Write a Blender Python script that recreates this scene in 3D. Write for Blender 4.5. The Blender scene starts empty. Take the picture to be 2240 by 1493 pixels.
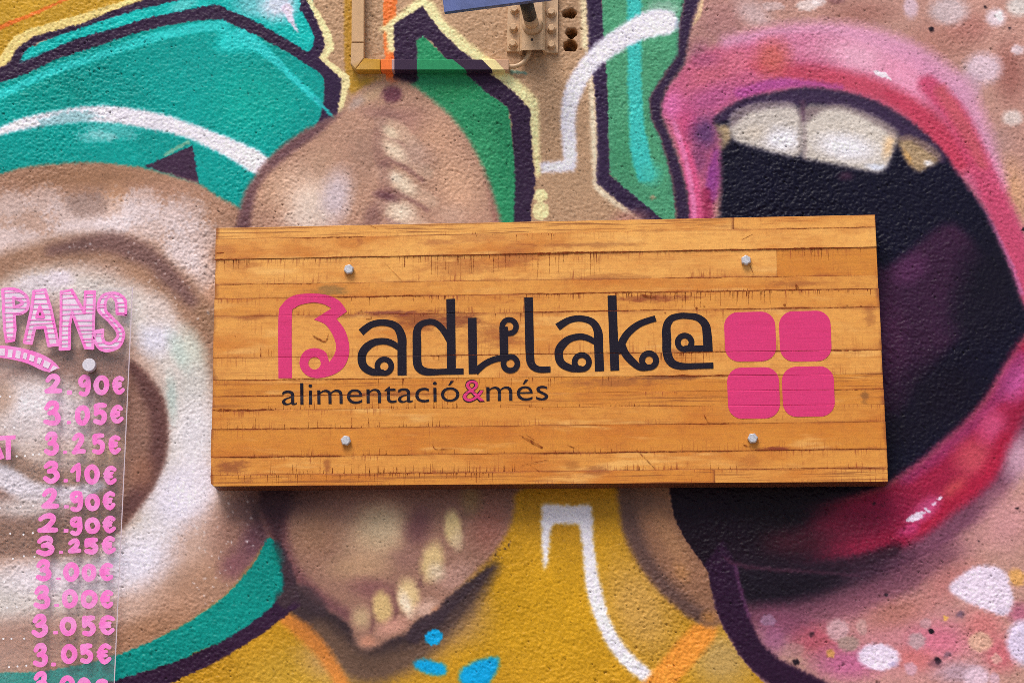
import bpy, bmesh, math, random
import numpy as np
from mathutils import Vector, Matrix, Euler
from mathutils.geometry import tessellate_polygon

rng = np.random.default_rng(11)
random.seed(5)
scene = bpy.context.scene
COL = scene.collection

# ------------------------------------------------------------------ camera
F_PX, PW, PH = 5000.0, 2240.0, 1493.0
CAM_LOC = Vector((0.14296, -4.04392, 1.65332))
CAM_ROT = Euler((1.80790, 0.00264, 0.05127), 'XYZ')
cam = bpy.data.cameras.new('camera')
cam.sensor_width = 36.0
cam.lens = F_PX / PW * 36.0
cam.clip_start, cam.clip_end = 0.05, 2000
cam_o = bpy.data.objects.new('camera', cam)
cam_o.location, cam_o.rotation_euler = CAM_LOC, CAM_ROT
COL.objects.link(cam_o)
scene.camera = cam_o

# ------------------------------------------------------------------ light
SUN_EL, SUN_AZ = math.radians(57), math.radians(24)      # azimuth to the left of the wall's normal
world = bpy.data.worlds.new('World')
scene.world = world
world.use_nodes = True
wn, wl = world.node_tree.nodes, world.node_tree.links
sky = wn.new('ShaderNodeTexSky')
sky.sky_type = 'NISHITA'
sky.sun_disc = False
sky.sun_elevation = SUN_EL
sky.sun_rotation = math.pi + SUN_AZ
sky.air_density, sky.dust_density, sky.ozone_density = 1.0, 3.0, 1.0
wl.new(sky.outputs[0], wn['Background'].inputs[0])
wn['Background'].inputs[1].default_value = 0.06
sun = bpy.data.lights.new('sun', 'SUN')
sun.energy, sun.angle, sun.color = 1.5, math.radians(30), (1.0, 0.955, 0.90)
sun_o = bpy.data.objects.new('sun', sun)
sdir = Vector((-math.sin(SUN_AZ) * math.cos(SUN_EL), -math.cos(SUN_AZ) * math.cos(SUN_EL), math.sin(SUN_EL)))
sun_o.rotation_euler = sdir.to_track_quat('Z', 'Y').to_euler()
sun_o.location = (0, -3, 8)
COL.objects.link(sun_o)
scene.view_settings.view_transform = 'Standard'
scene.view_settings.look = 'None'
scene.view_settings.exposure = 0.98
scene.view_settings.gamma = 1.0
scene.cycles.filter_width = 0.8
scene.cycles.use_denoising = False
scene.cycles.use_adaptive_sampling, scene.cycles.adaptive_threshold, scene.cycles.adaptive_min_samples = True, 0.025, 24
scene.cycles.max_bounces, scene.cycles.diffuse_bounces, scene.cycles.glossy_bounces, scene.cycles.transparent_max_bounces = 5, 3, 2, 12

# ------------------------------------------------------------------ drawing frame: traced points -> points on a plane parallel to the wall
RM = CAM_ROT.to_matrix()
RMn = np.array(RM)
CLn = np.array(CAM_LOC)
def on_plane(pts, y):
    """traced survey points -> (x, z) on the plane at distance y from the wall face"""
    p = np.asarray(pts, float)
    d = np.stack([(p[:, 0] - PW / 2) / F_PX, -(p[:, 1] - PH / 2) / F_PX, -np.ones(len(p))], 1) @ RMn.T
    t = (y - CLn[1]) / d[:, 1]
    return np.stack([CLn[0] + d[:, 0] * t, CLn[2] + d[:, 2] * t], 1)
def zz(ox, oy, s, pts):
    return [((ox + p[0] / s), (oy + p[1] / s)) + tuple(p[2:]) for p in pts]

# ------------------------------------------------------------------ helpers
def lin(c):
    c = np.asarray(c, float) / 255.0
    return np.where(c <= 0.04045, c / 12.92, ((c + 0.055) / 1.055) ** 2.4)
def rgba(c):
    l = lin(c)
    return (float(l[0]), float(l[1]), float(l[2]), 1.0)
def tag(o, label=None, cat=None, group=None, kind=None):
    for k, v in (('label', label), ('category', cat), ('group', group), ('kind', kind)):
        if v:
            o[k] = v
    return o
def link(name, mesh, mat=None, parent=None):
    o = bpy.data.objects.new(name, mesh)
    COL.objects.link(o)
    if mat:
        mesh.materials.append(mat)
    if parent:
        o.parent = parent
        o.matrix_parent_inverse = Matrix.Translation(parent.location).inverted()
    return o
def empty(name, loc):
    o = bpy.data.objects.new(name, None)
    o.location = loc
    COL.objects.link(o)
    return o
def mesh_from(name, verts, faces, smooth=False):
    m = bpy.data.meshes.new(name)
    m.from_pydata([tuple(map(float, v)) for v in verts], [], faces)
    m.update()
    if smooth:
        m.polygons.foreach_set('use_smooth', [True] * len(m.polygons))
    return m
def bm_mesh(name, bm, smooth=False):
    bmesh.ops.recalc_face_normals(bm, faces=bm.faces[:])
    m = bpy.data.meshes.new(name)
    bm.to_mesh(m)
    bm.free()
    if smooth:
        m.polygons.foreach_set('use_smooth', [True] * len(m.polygons))
    return m
def catmull(pts, closed=True, n=8):
    """pts may carry a third element 1 = corner (kept sharp)"""
    P = [np.array(p[:2], float) for p in pts]
    C = [len(p) > 2 and p[2] for p in pts]
    N, out = len(P), []
    for i in range(N if closed else N - 1):
        p1, p2 = P[i], P[(i + 1) % N]
        p0 = P[(i - 1) % N] if (closed or i > 0) else p1
        p3 = P[(i + 2) % N] if (closed or i + 2 < N) else p2
        if C[i]: p0 = p1
        if C[(i + 1) % N]: p3 = p2
        m1 = (p2 - p0) * 0.5 if not C[i] else (p2 - p1) * 0.5
        m2 = (p3 - p1) * 0.5 if not C[(i + 1) % N] else (p2 - p1) * 0.5
        if C[i] and C[(i + 1) % N]:
            out.append(p1); continue
        L = np.linalg.norm(p2 - p1)
        k = max(2, min(n, int(L / 4) + 1))
        for t in np.linspace(0, 1, k, endpoint=False):
            t2, t3 = t * t, t * t * t
            out.append((2*t3-3*t2+1)*p1 + (t3-2*t2+t)*m1 + (-2*t3+3*t2)*p2 + (t3-t2)*m2)
    if not closed:
        out.append(P[-1])
    return np.array(out)

def new_mat(name):
    m = bpy.data.materials.new(name)
    m.use_nodes = True
    return m, m.node_tree.nodes, m.node_tree.links, m.node_tree.nodes['Principled BSDF']
def noise_node(N, L, vec, scale, detail=3, rough=0.5, mapping=None, dist=0.0):
    if mapping is not None:
        mp = N.new('ShaderNodeMapping')
        mp.inputs['Scale'].default_value = mapping
        L.new(vec, mp.inputs['Vector'])
        vec = mp.outputs[0]
    n = N.new('ShaderNodeTexNoise')
    n.inputs['Scale'].default_value = scale
    n.inputs['Detail'].default_value = detail
    n.inputs['Roughness'].default_value = rough
    n.inputs['Distortion'].default_value = dist
    L.new(vec, n.inputs['Vector'])
    return n.outputs['Fac']
def ramp(N, L, fac, a, b, va=0.0, vb=1.0):
    r = N.new('ShaderNodeMapRange')
    r.interpolation_type = 'SMOOTHSTEP'
    for i, v in zip((1, 2, 3, 4), (a, b, va, vb)):
        r.inputs[i].default_value = v
    L.new(fac, r.inputs[0])
    return r.outputs[0]
def math_node(N, L, op, a, b):
    m = N.new('ShaderNodeMath')
    m.operation = op
    for i, v in enumerate((a, b)):
        if isinstance(v, (int, float)):
            m.inputs[i].default_value = v
        else:
            L.new(v, m.inputs[i])
    return m.outputs[0]
def mix_col(N, L, fac, a, b, mode='MIX'):
    m = N.new('ShaderNodeMix')
    m.data_type = 'RGBA'
    m.blend_type = mode
    for i, v in ((0, fac), (6, a), (7, b)):
        if isinstance(v, (int, float)):
            m.inputs[i].default_value = v
        elif isinstance(v, tuple):
            m.inputs[i].default_value = v
        else:
            L.new(v, m.inputs[i])
    return m.outputs[2]
def bump(N, L, h, strength, dist, prev=None):
    b = N.new('ShaderNodeBump')
    b.inputs['Strength'].default_value = strength
    b.inputs['Distance'].default_value = dist
    L.new(h, b.inputs['Height'])
    if prev is not None:
        L.new(prev, b.inputs['Normal'])
    return b.outputs[0]
def plain_mat(name, col, rough=0.5, metal=0.0, var=0.10, scale=60, bumpd=0.0003, bscale=400):
    m, N, L, B = new_mat(name)
    tc = N.new('ShaderNodeTexCoord').outputs['Object']
    n = noise_node(N, L, tc, scale, 4, 0.6)
    c = rgba(col)
    d = tuple(x * (1 - 2.2 * var) for x in c[:3]) + (1,)
    L.new(mix_col(N, L, ramp(N, L, n, 0.35, 0.7), c, d), B.inputs['Base Color'])
    B.inputs['Roughness'].default_value = rough
    B.inputs['Metallic'].default_value = metal
    L.new(bump(N, L, noise_node(N, L, tc, bscale, 2), 0.5, bumpd), B.inputs['Normal'])
    return m
def vcol_mat(name, rough, bscale, bdist, spec=0.5):
    m, N, L, B = new_mat(name)
    at = N.new('ShaderNodeAttribute')
    at.attribute_name = 'paint'
    tc = N.new('ShaderNodeTexCoord').outputs['Object']
    n = noise_node(N, L, tc, 90, 4, 0.6)
    k = N.new('ShaderNodeMapRange')
    k.inputs[1].default_value, k.inputs[2].default_value, k.inputs[3].default_value, k.inputs[4].default_value = 0.3, 0.7, 0.93, 1.07
    L.new(n, k.inputs[0])
    L.new(mix_col(N, L, 1.0, at.outputs['Color'], k.outputs[0], 'MULTIPLY'), B.inputs['Base Color'])
    B.inputs['Roughness'].default_value = rough
    B.inputs['Specular IOR Level'].default_value = spec
    L.new(bump(N, L, noise_node(N, L, tc, bscale, 3, 0.6), 0.6, bdist), B.inputs['Normal'])
    return m

# ------------------------------------------------------------------ the setting
pave, N, L, B = new_mat('pavement')
tc = N.new('ShaderNodeTexCoord').outputs['Object']
L.new(mix_col(N, L, noise_node(N, L, tc, 3, 6, 0.6), rgba((120, 112, 104)), rgba((150, 142, 134))), B.inputs['Base Color'])
B.inputs['Roughness'].default_value = 0.85
L.new(bump(N, L, noise_node(N, L, tc, 60, 4), 0.4, 0.004), B.inputs['Normal'])
gm = mesh_from('pavement', [(-400, -400, 0), (400, -400, 0), (400, 400, 0), (-400, 400, 0)], [(0, 1, 2, 3)])
tag(link('pavement', gm, pave), kind='structure')

# ------------------------------------------------------------------ mural painter: works in wall millimetre-grid cells
STEP = 0.00170
cor = on_plane([(-110, -90), (PW + 110, -90), (PW + 110, PH + 80), (-110, PH + 80)], 0.0)
X0, X1 = cor[:, 0].min(), cor[:, 0].max()
Z0, Z1 = cor[:, 1].min(), cor[:, 1].max()
GW, GH = int((X1 - X0) / STEP) + 2, int((Z1 - Z0) / STEP) + 2
def to_grid(pts):
    w = on_plane([p[:2] for p in pts], 0.0)
    return np.stack([(w[:, 0] - X0) / STEP, (Z1 - w[:, 1]) / STEP], 1)
K = 0.5                                  # grid cells per traced unit, about
def fnoise(sig, shape=None, ax=1.0, seed=None):
    h, w = shape or (GH, GW)
    r = np.random.default_rng(seed) if seed is not None else rng
    fx, fy = np.fft.rfftfreq(w), np.fft.fftfreq(h)
    g = np.exp(-2 * (np.pi * sig) ** 2 * (fx[None, :] ** 2 * ax ** 2 + fy[:, None] ** 2))
    a = np.fft.irfft2(np.fft.rfft2(r.standard_normal((h, w))) * g, s=(h, w))
    return (a - a.mean()) / a.std()
# stucco relief, in standard deviations
n_f = fnoise(0.5, seed=1)
n_m = fnoise(0.95, seed=2)
n_l = fnoise(2.6, seed=3)
n_x = fnoise(26, seed=4)
relief = 0.75 * n_f + 0.85 * n_m + 0.3 * n_l
relief /= relief.std()
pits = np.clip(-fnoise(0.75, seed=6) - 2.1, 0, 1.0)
SPRAY = 0.5 + 0.5 * np.clip(0.55 * relief + 0.55 * fnoise(0.8, seed=7) + 0.2 * n_x, -2, 2) / 2

def box_blur(a, r):
    r = int(r)
    if r < 1: return a
    for ax in (0, 1):
        c = np.cumsum(np.pad(a, [(r + 1, r) if k == ax else (0, 0) for k in (0, 1)]), axis=ax)
        n = a.shape[ax]
        hi = np.take(c, np.arange(2 * r + 1, 2 * r + 1 + n), axis=ax)
        lo = np.take(c, np.arange(0, n), axis=ax)
        a = (hi - lo) / (2 * r + 1)
    return a
def blur(a, sig):
    r = max(1, int(round(sig)))
    for _ in range(3):
        a = box_blur(a, r)
    return a
class Painter:
    def __init__(s, base):
        s.img = np.ones((GH, GW, 3)) * (np.asarray(base, float) / 255)      # blended in display space, like layers of spray
        s.clip = None
    def bbox(s, g, pad):
        x0 = int(max(0, math.floor(g[:, 0].min() - pad))); x1 = int(min(GW, math.ceil(g[:, 0].max() + pad) + 1))
        y0 = int(max(0, math.floor(g[:, 1].min() - pad))); y1 = int(min(GH, math.ceil(g[:, 1].max() + pad) + 1))
        return x0, x1, y0, y1
    def comp(s, m, bb, col, op, dust):
        x0, x1, y0, y1 = bb
        if dust:
            n = SPRAY[y0:y1, x0:x1]
            m = np.clip(m * (1 + dust) - dust * (1 - n) * (1 - 0.25 * m), 0, 1) * (m > 0.002)
        if s.clip is not None:
            m = m * s.clip[y0:y1, x0:x1]
        m = (m * op)[..., None]
        s.img[y0:y1, x0:x1] = s.img[y0:y1, x0:x1] * (1 - m) + (np.asarray(col, float) / 255) * m
    def poly_mask(s, g, bb):
        x0, x1, y0, y1 = bb
        w, h, SS = x1 - x0, y1 - y0, 4
        ys = (np.arange(h * SS) + 0.5) / SS + y0 - 0.5
        a, b = g, np.roll(g, -1, 0)
        acc = np.zeros((h * SS, w + 2))
        for (ax, ay), (bx, by) in zip(a, b):
            if ay == by: continue
            lo, hi = min(ay, by), max(ay, by)
            idx = np.nonzero((ys >= lo) & (ys < hi))[0]
            if not len(idx): continue
            xc = np.clip(ax + (ys[idx] - ay) * (bx - ax) / (by - ay) - x0 + 0.5, 0, w)
            fl = np.floor(xc).astype(int); fr = xc - fl
            sg = 1.0 if by > ay else -1.0
            np.add.at(acc, (idx, fl), sg * (1 - fr))
            np.add.at(acc, (idx, fl + 1), sg * fr)
        m = np.clip(np.abs(np.cumsum(acc, 1)[:, :w]), 0, 1)
        return m.reshape(h, SS, w).mean(1)
    def mask(s, pts, soft=0, smooth=True):
        g = to_grid(catmull(pts) if smooth else pts)
        full = np.zeros((GH, GW))
        bb = s.bbox(g, 3 * soft * K + 2)
        m = s.poly_mask(g, bb)
        if soft: m = blur(m, soft * K)
        full[bb[2]:bb[3], bb[0]:bb[1]] = m
        return full
    def fill(s, pts, col, soft=0, op=1, smooth=True, dust=None):
        if dust is None: dust = 0.22 if soft > 9 else (0.12 if soft > 3 else 0.0)
        g = to_grid(catmull(pts) if smooth else pts)
        bb = s.bbox(g, 3 * soft * K + 2)
        if bb[1] <= bb[0] or bb[3] <= bb[2]: return
        m = s.poly_mask(g, bb)
        if soft * K >= 0.6: m = blur(m, soft * K)
        s.comp(m, bb, col, op, dust)
    def line(s, pts, w, col, soft=0, op=1, smooth=True, dust=None):
        """pts; w = a width or a list of widths along the path (traced units)"""
        if dust is None: dust = 0.22 if soft > 9 else 0.0
        P = catmull(pts, closed=False) if smooth else np.array([p[:2] for p in pts], float)
        ws = np.interp(np.linspace(0, 1, len(P)), np.linspace(0, 1, len(w)), w) if hasattr(w, '__len__') else np.full(len(P), w)
        g, r = to_grid(P), ws * K * 0.5
        bb = s.bbox(g, r.max() + soft * K * 2 + 2)
        x0, x1, y0, y1 = bb
        if x1 <= x0 or y1 <= y0: return
        m = np.zeros((y1 - y0, x1 - x0))
        sk = max(1.0, soft * K)
        for i in range(len(g) - 1):
            a, b = g[i], g[i + 1]
            q = s.bbox(np.array([a, b]), max(r[i], r[i + 1]) + sk + 2)
            if q[1] <= q[0] or q[3] <= q[2]: continue
            yy, xx = np.mgrid[q[2]:q[3], q[0]:q[1]]
            d = b - a; L2 = max(1e-9, d @ d)
            t = np.clip(((xx - a[0]) * d[0] + (yy - a[1]) * d[1]) / L2, 0, 1)
            dist = np.hypot(xx - a[0] - t * d[0], yy - a[1] - t * d[1])
            v = np.clip((r[i] + (r[i + 1] - r[i]) * t - dist) / sk + 0.5, 0, 1)
            if soft: v = v * v * (3 - 2 * v)
            sub = m[q[2] - y0:q[3] - y0, q[0] - x0:q[1] - x0]
            np.maximum(sub, v, out=sub)
        s.comp(m, bb, col, op, dust)
    def blob(s, x, y, rx, ry, col, op=1, rot=0, core=0.0, dust=0.22):
        c = to_grid([(x, y)])[0]
        R = max(rx, ry) * K
        bb = s.bbox(np.array([c]), R + 2)
        if bb[1] <= bb[0] or bb[3] <= bb[2]: return
        yy, xx = np.mgrid[bb[2]:bb[3], bb[0]:bb[1]]
        ca, sa = math.cos(math.radians(rot)), math.sin(math.radians(rot))
        dx, dy = xx - c[0], yy - c[1]
        u, v = (dx * ca + dy * sa) / (rx * K), (-dx * sa + dy * ca) / (ry * K)
        t = np.clip((1 - np.hypot(u, v)) / (1 - core), 0, 1)
        s.comp(t * t * (3 - 2 * t), bb, col, op, dust)

TAN, MUST, TEAL, TURQ = (184, 148, 116), (192, 141, 32), (0, 156, 148), (26, 192, 182)
PURP, CREAM, GREEN, ORNG = (54, 36, 62), (242, 226, 168), (44, 142, 96), (240, 122, 58)
WHITE, BLUE, BLK = (234, 229, 240), (8, 158, 216), (26, 22, 36)

P = Painter(TAN)
# --- lower yellow field
P.fill([(560, 1000), (1700, 1000), (1760, 1700), (-200, 1700), (-200, 1500), (300, 1480)], MUST, smooth=False)
P.blob(1190, 1360, 330, 260, (202, 151, 28), 0.9)
P.blob(640, 1480, 200, 120, (196, 154, 52), 0.8)
P.blob(1240, 1090, 190, 130, (182, 128, 30), 0.8)
P.blob(1400, 1330, 130, 200, (192, 148, 78), 0.85, rot=-20)
P.blob(1580, 1440, 120, 110, (186, 152, 92), 0.9)
P.blob(720, 1450, 120, 70, (190, 148, 92), 0.8, rot=25)
P.blob(1010, 1350, 110, 100, (184, 142, 80), 0.8)
# --- upper left mustard and orange scratch
P.fill([(-300, -250), (330, -250), (320, 10), (180, 40), (60, 70), (0, 140), (-300, 260)], (198, 152, 44), smooth=False)
P.line([(-60, 84), (0, 60), (75, 30), (150, -4), (200, -24)], [12, 11, 8, 7, 7], (232, 118, 44), soft=3)
P.line([(764, -60), (766, 60), (768, 150), (776, 190)], 26, (178, 134, 44), soft=10, op=0.9)
P.blob(800, 190, 60, 55, (190, 146, 48), 0.95)
# --- teal letter: turquoise top band, outlines, body
P.fill([(-260, 250), (0, 170), (44, 131), (55, 108), (140, 72), (300, 20), (480, -60), (680, -60), (690, 60), (690, 130), (560, 60), (470, 30), (300, 60), (120, 125), (0, 180)], (16, 186, 180), smooth=False)
P.blob(560, 10, 100, 60, (150, 210, 222), 0.7, dust=0.5)
P.blob(610, 12, 75, 70, (214, 218, 236), 0.95, dust=0.3)
P.line([(628, 20), (640, 50), (652, 70)], [26, 12, 3], (226, 214, 236), soft=6)
P.blob(400, 12, 60, 24, (120, 206, 206), 0.6, rot=-15, dust=0.8)
P.fill([(-200, 280), (0, 181), (60, 161), (124, 129), (234, 94), (301, 72), (362, 57), (419, 47), (459, 42), (492, 44), (500, 50), (567, 80), (634, 117), (697, 157), (709, 171), (709, 221), (701, 254), (640, 420), (530, 480), (-200, 480)], TEAL, smooth=False)
P.blob(560, 220, 180, 150, (0, 168, 152), 0.7)
P.blob(120, 200, 170, 90, (0, 146, 134), 0.5, dust=0.6)
P.line([(-100, 238), (0, 207), (60, 181), (130, 151), (234, 116), (300, 94), (380, 72), (440, 60), (492, 56)], [20, 20, 19, 19, 19, 21, 24, 28], (44, 200, 196), soft=8, op=1)
P.fill([(492, 54), (560, 90), (610, 136), (560, 112), (520, 112), (470, 112)], (40, 204, 200), soft=8, smooth=False)
P.line([(528, 74), (563, 99), (600, 130), (634, 164), (687, 214), (729, 257)], [34, 28, 20, 14, 13, 8], (46, 204, 202), soft=6)
# outer purple of the teal letter (left) and inner purple
P.fill([(-200, 250), (-30, 168), (15, 141), (37, 104), (77, 79), (181, 50), (251, 22), (311, 0), (420, -40), (520, -40), (385, 2), (301, 22), (211, 50), (141, 74), (80, 94), (55, 110), (44, 131), (52, 134), (110, 110), (161, 87), (251, 62), (335, 37), (435, 17), (472, 10), (489, 15), (500, 22), (560, 47), (617, 80), (671, 114), (690, 108), (700, 160), (697, 157), (634, 117), (567, 80), (500, 50), (492, 44), (459, 42), (419, 47), (362, 57), (301, 72), (234, 94), (124, 129), (60, 161), (0, 181), (-200, 262)], PURP, smooth=False)
P.line([(44, 137), (66, 128), (110, 110)], [4, 3, 1], (70, 150, 160), soft=2, op=0.6)
# right purple and cream of the teal letter
P.fill([(640, -60), (657, 0), (656, 20), (674, 50), (687, 80), (684, 100), (675, 114), (634, 117), (697, 157), (709, 171), (709, 221), (700, 256), (680, 300), (738, 252), (748, 174), (697, 127), (711, 104), (706, 74), (687, 33), (669, 0), (650, -50)], (52, 34, 64), smooth=False)
P.fill([(669, 0), (687, 33), (706, 74), (711, 104), (697, 127), (748, 174), (738, 250), (749, 246), (766, 177), (765, 167), (714, 127), (729, 110), (731, 97), (723, 70), (701, 32), (682, 0), (655, -70), (640, -70)], CREAM, smooth=False)
P.line([(690, 215), (729, 257)], [9, 6], (40, 178, 180), soft=3)
# left cream
P.fill([(-200, 240), (0, 146), (15, 141), (37, 104), (77, 79), (181, 50), (251, 22), (311, 0), (420, -40), (380, -40), (275, 0), (261, 5), (181, 30), (64, 64), (30, 80), (0, 124), (-200, 215)], (240, 214, 136), smooth=False)
# white arc on the teal
arc = [(-80, 322), (0, 278), (50, 258), (134, 239), (201, 231), (268, 233), (352, 248), (419, 270), (486, 295), (560, 326), (589, 350), (584, 370), (564, 380), (543, 375), (519, 358), (469, 330), (402, 300), (335, 285), (251, 270), (174, 268), (100, 276), (50, 285), (0, 298), (-80, 336)]
P.fill(arc, WHITE, soft=1.2)
P.clip = P.mask(arc)
P.blob(150, 262, 120, 40, (90, 170, 175), 0.55, rot=-8, dust=1.6)
P.blob(60, 290, 70, 22, (90, 150, 160), 0.35, rot=-15, dust=1.5)
P.clip = None
P.blob(240, 288, 120, 34, (206, 224, 232), 0.32, rot=6, dust=3.2)
P.blob(210, 300, 90, 26, (206, 224, 232), 0.35, rot=0, dust=3.2)
# --- dark spike and pale green tick beside it
P.fill([(422, 318), (316, 363), (436, 402), (434, 396)], (64, 42, 66), smooth=False)
P.line([(360, 339), (385, 325), (412, 311)], [6, 9, 8], (112, 176, 152), soft=2)

# --- doughnut
dough = [(-260, 560), (-120, 430), (0, 380), (67, 363), (134, 357), (201, 354), (268, 360), (335, 372), (388, 387), (432, 400), (475, 429), (522, 455), (590, 530), (640, 700), (650, 900), (630, 1060), (600, 1150), (567, 1213), (543, 1246), (500, 1295), (446, 1337), (395, 1369), (325, 1404), (255, 1432), (186, 1450), (93, 1467), (0, 1471), (-260, 1460)]
P.fill(dough, (172, 130, 108), soft=1.5)
P.clip = P.mask(dough, 1.5)
P.fill([(-260, 470), (-100, 440), (60, 440), (180, 430), (300, 440), (400, 470), (500, 560), (600, 800), (600, 1000), (560, 1080), (480, 1200), (380, 1320), (200, 1400), (-260, 1400)], (204, 172, 158), soft=34, op=0.8)
P.blob(200, 386, 280, 50, (158, 116, 88), 0.8)
P.blob(250, 440, 50, 70, (196, 146, 110), 0.8)
P.blob(470, 470, 110, 70, (180, 138, 114), 0.9, rot=40)
for x, y, rx, ry, o in ((20, 445, 70, 50, .5), (95, 435, 60, 50, .45), (200, 470, 150, 70, .6), (190, 505, 120, 40, .6), (20, 530, 120, 50, .75), (310, 450, 60, 60, .6), (330, 480, 120, 60, .5), (400, 470, 80, 60, .5), (420, 540, 90, 90, .6), (395, 560, 50, 60, .6), (250, 495, 60, 30, .6), (450, 600, 60, 80, .4)):
    P.blob(x, y, rx * 1.35, ry * 1.35, (238, 226, 232), o * 0.62, dust=2.1)
    P.blob(x + 5, y + 6, rx * 1.1, ry, (226, 204, 200), o * 0.35, dust=0.3)
P.blob(190, 445, 90, 60, (120, 90, 78), 0.45, dust=2.2)
P.blob(480, 560, 60, 80, (206, 164, 140), 0.6)
# inner groove
P.line([(-100, 655), (0, 590), (80, 562), (160, 545), (235, 545), (310, 572), (380, 628), (440, 700), (480, 790), (500, 880)], [64, 66, 66, 64, 66, 74, 80, 84, 80, 60], (160, 122, 100), soft=56, op=0.98)
P.line([(110, 548), (180, 535), (245, 532), (310, 556), (370, 604), (420, 660)], [20, 34, 44, 46, 40, 24], (118, 86, 84), soft=38, op=0.85)
P.blob(460, 700, 50, 80, (152, 116, 92), 0.8, rot=-30)
P.blob(470, 640, 40, 50, (190, 140, 110), 0.7)
P.blob(300, 600, 70, 40, (176, 134, 108), 0.6)
# inner white ring
P.line([(-60, 720), (40, 640), (140, 622), (240, 650), (310, 690), (370, 760), (400, 840), (410, 930), (400, 1010), (370, 1090), (320, 1170), (250, 1240), (150, 1290), (0, 1310), (-150, 1310)], [60, 70, 70, 80, 86, 96, 96, 96, 96, 90, 90, 90, 100, 110, 110], (216, 206, 200), soft=80, op=0.98)
P.blob(130, 610, 60, 40, (230, 216, 226), 0.9, dust=0.6)
P.blob(80, 620, 80, 40, (224, 212, 218), 0.8, dust=0.7)
P.blob(340, 740, 70, 70, (224, 220, 236), 0.9)
P.blob(420, 770, 50, 100, (206, 212, 200), 0.8, rot=-20)
P.blob(345, 680, 60, 60, (214, 196, 190), 0.8)
P.blob(425, 850, 60, 90, (214, 210, 206), 0.9)
P.blob(430, 950, 90, 140, (230, 224, 230), 1)
P.blob(395, 1085, 110, 140, (232, 224, 240), 1, rot=30)
P.blob(300, 1225, 150, 100, (234, 226, 240), 1, rot=-30)
P.blob(120, 1262, 220, 66, (228, 218, 224), 1)
P.blob(440, 1060, 60, 80, (228, 220, 232), 0.8)
P.blob(390, 770, 30, 80, (190, 208, 200), 0.7, rot=-25)
P.blob(375, 870, 22, 90, (180, 206, 200), 0.6, rot=-6)
# lower brown outer body
P.blob(430, 1290, 200, 90, (176, 134, 110), 0.9, rot=-38)
P.blob(300, 1390, 240, 60, (160, 116, 88), 0.9, rot=-18)
P.blob(60, 1400, 300, 90, (172, 130, 112), 0.95, rot=-3)
P.blob(520, 1160, 100, 130, (160, 118, 104), 0.95, rot=20)
P.blob(560, 1180, 60, 130, (112, 72, 84), 0.9, rot=25)
P.blob(540, 1100, 70, 70, (120, 88, 86), 0.9)
P.blob(510, 1235, 50, 60, (132, 84, 92), 0.8, rot=35)
P.blob(590, 1110, 70, 110, (66, 44, 50), 0.9)
P.line([(575, 1196), (552, 1234), (505, 1287)], [6, 9, 4], (150, 118, 76), soft=4, op=0.8)
# hole
hole = [(-40, 860), (10, 820), (70, 785), (130, 766), (190, 760), (245, 770), (290, 790), (330, 830), (355, 870), (366, 920), (364, 985), (345, 1045), (315, 1095), (268, 1150), (215, 1192), (160, 1210), (60, 1213), (-60, 1213), (-200, 1190), (-240, 1000)]
P.fill(hole, (146, 108, 94), soft=3.5)
P.clip = P.clip * P.mask(hole, 3)
P.line([(300, 800), (352, 900), (350, 1000), (300, 1100), (250, 1160)], [40, 54, 56, 54, 44], (100, 66, 64), soft=34, op=0.95)
P.blob(310, 1030, 50, 70, (150, 104, 84), 0.75)
P.blob(190, 790, 130, 40, (146, 112, 98), 0.8)
P.fill([(-60, 880), (40, 830), (140, 836), (210, 880), (240, 950), (200, 1010), (100, 1050), (0, 1010), (-80, 1000)], (206, 184, 172), soft=30, op=1)
P.blob(80, 885, 190, 100, (238, 228, 230), 1)
P.blob(160, 925, 100, 70, (218, 202, 206), 0.85)
P.blob(60, 940, 100, 60, (216, 204, 204), 0.7)
P.blob(0, 870, 60, 70, (190, 152, 126), 0.8)
P.line([(-60, 965), (20, 1005), (90, 1040), (160, 1045), (220, 1015), (265, 960)], [34, 40, 40, 36, 30, 18], (148, 112, 90), soft=30, op=0.85)
P.blob(225, 930, 60, 60, (172, 138, 134), 0.7)
P.blob(240, 990, 60, 44, (204, 170, 134), 0.7)
P.line([(-60, 1040), (0, 1040), (70, 1076), (150, 1082), (220, 1060)], [46, 50, 48, 40, 20], (226, 218, 226), soft=24, op=0.95)
P.blob(60, 1110, 160, 44, (216, 202, 198), 0.9)
P.fill([(-100, 1140), (60, 1140), (160, 1130), (230, 1120), (280, 1140), (210, 1190), (150, 1208), (-100, 1214)], (146, 108, 88), soft=14, op=0.95)
P.clip = P.mask(dough, 1.5)
P.line([(-100, 1216), (60, 1216), (150, 1213), (210, 1196)], 5, (150, 116, 96), soft=4, op=0.5)
for _ in range(90):
    x, y = rng.uniform(420, 600), rng.uniform(1040, 1320)
    P.blob(x, y, rng.uniform(2, 4.5), rng.uniform(2, 4.5), (236, 226, 228), 0.8)
for _ in range(110):
    x, y = rng.uniform(150, 460), rng.uniform(530, 700)
    P.blob(x, y, rng.uniform(2, 4), rng.uniform(2, 4), (236, 226, 228), 0.7)
P.clip = None

# --- green left letter
P.fill([(865, 170), (912, 127), (912, 87), (925, 78), (976, 129), (1067, 204), (1112, 236), (1124, 335), (1128, 402), (1124, 540), (1060, 540), (880, 200)], GREEN, smooth=False)
P.blob(1000, 190, 110, 60, (38, 134, 84), 0.8)
P.blob(1060, 330, 60, 110, (62, 160, 110), 0.7)
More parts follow.
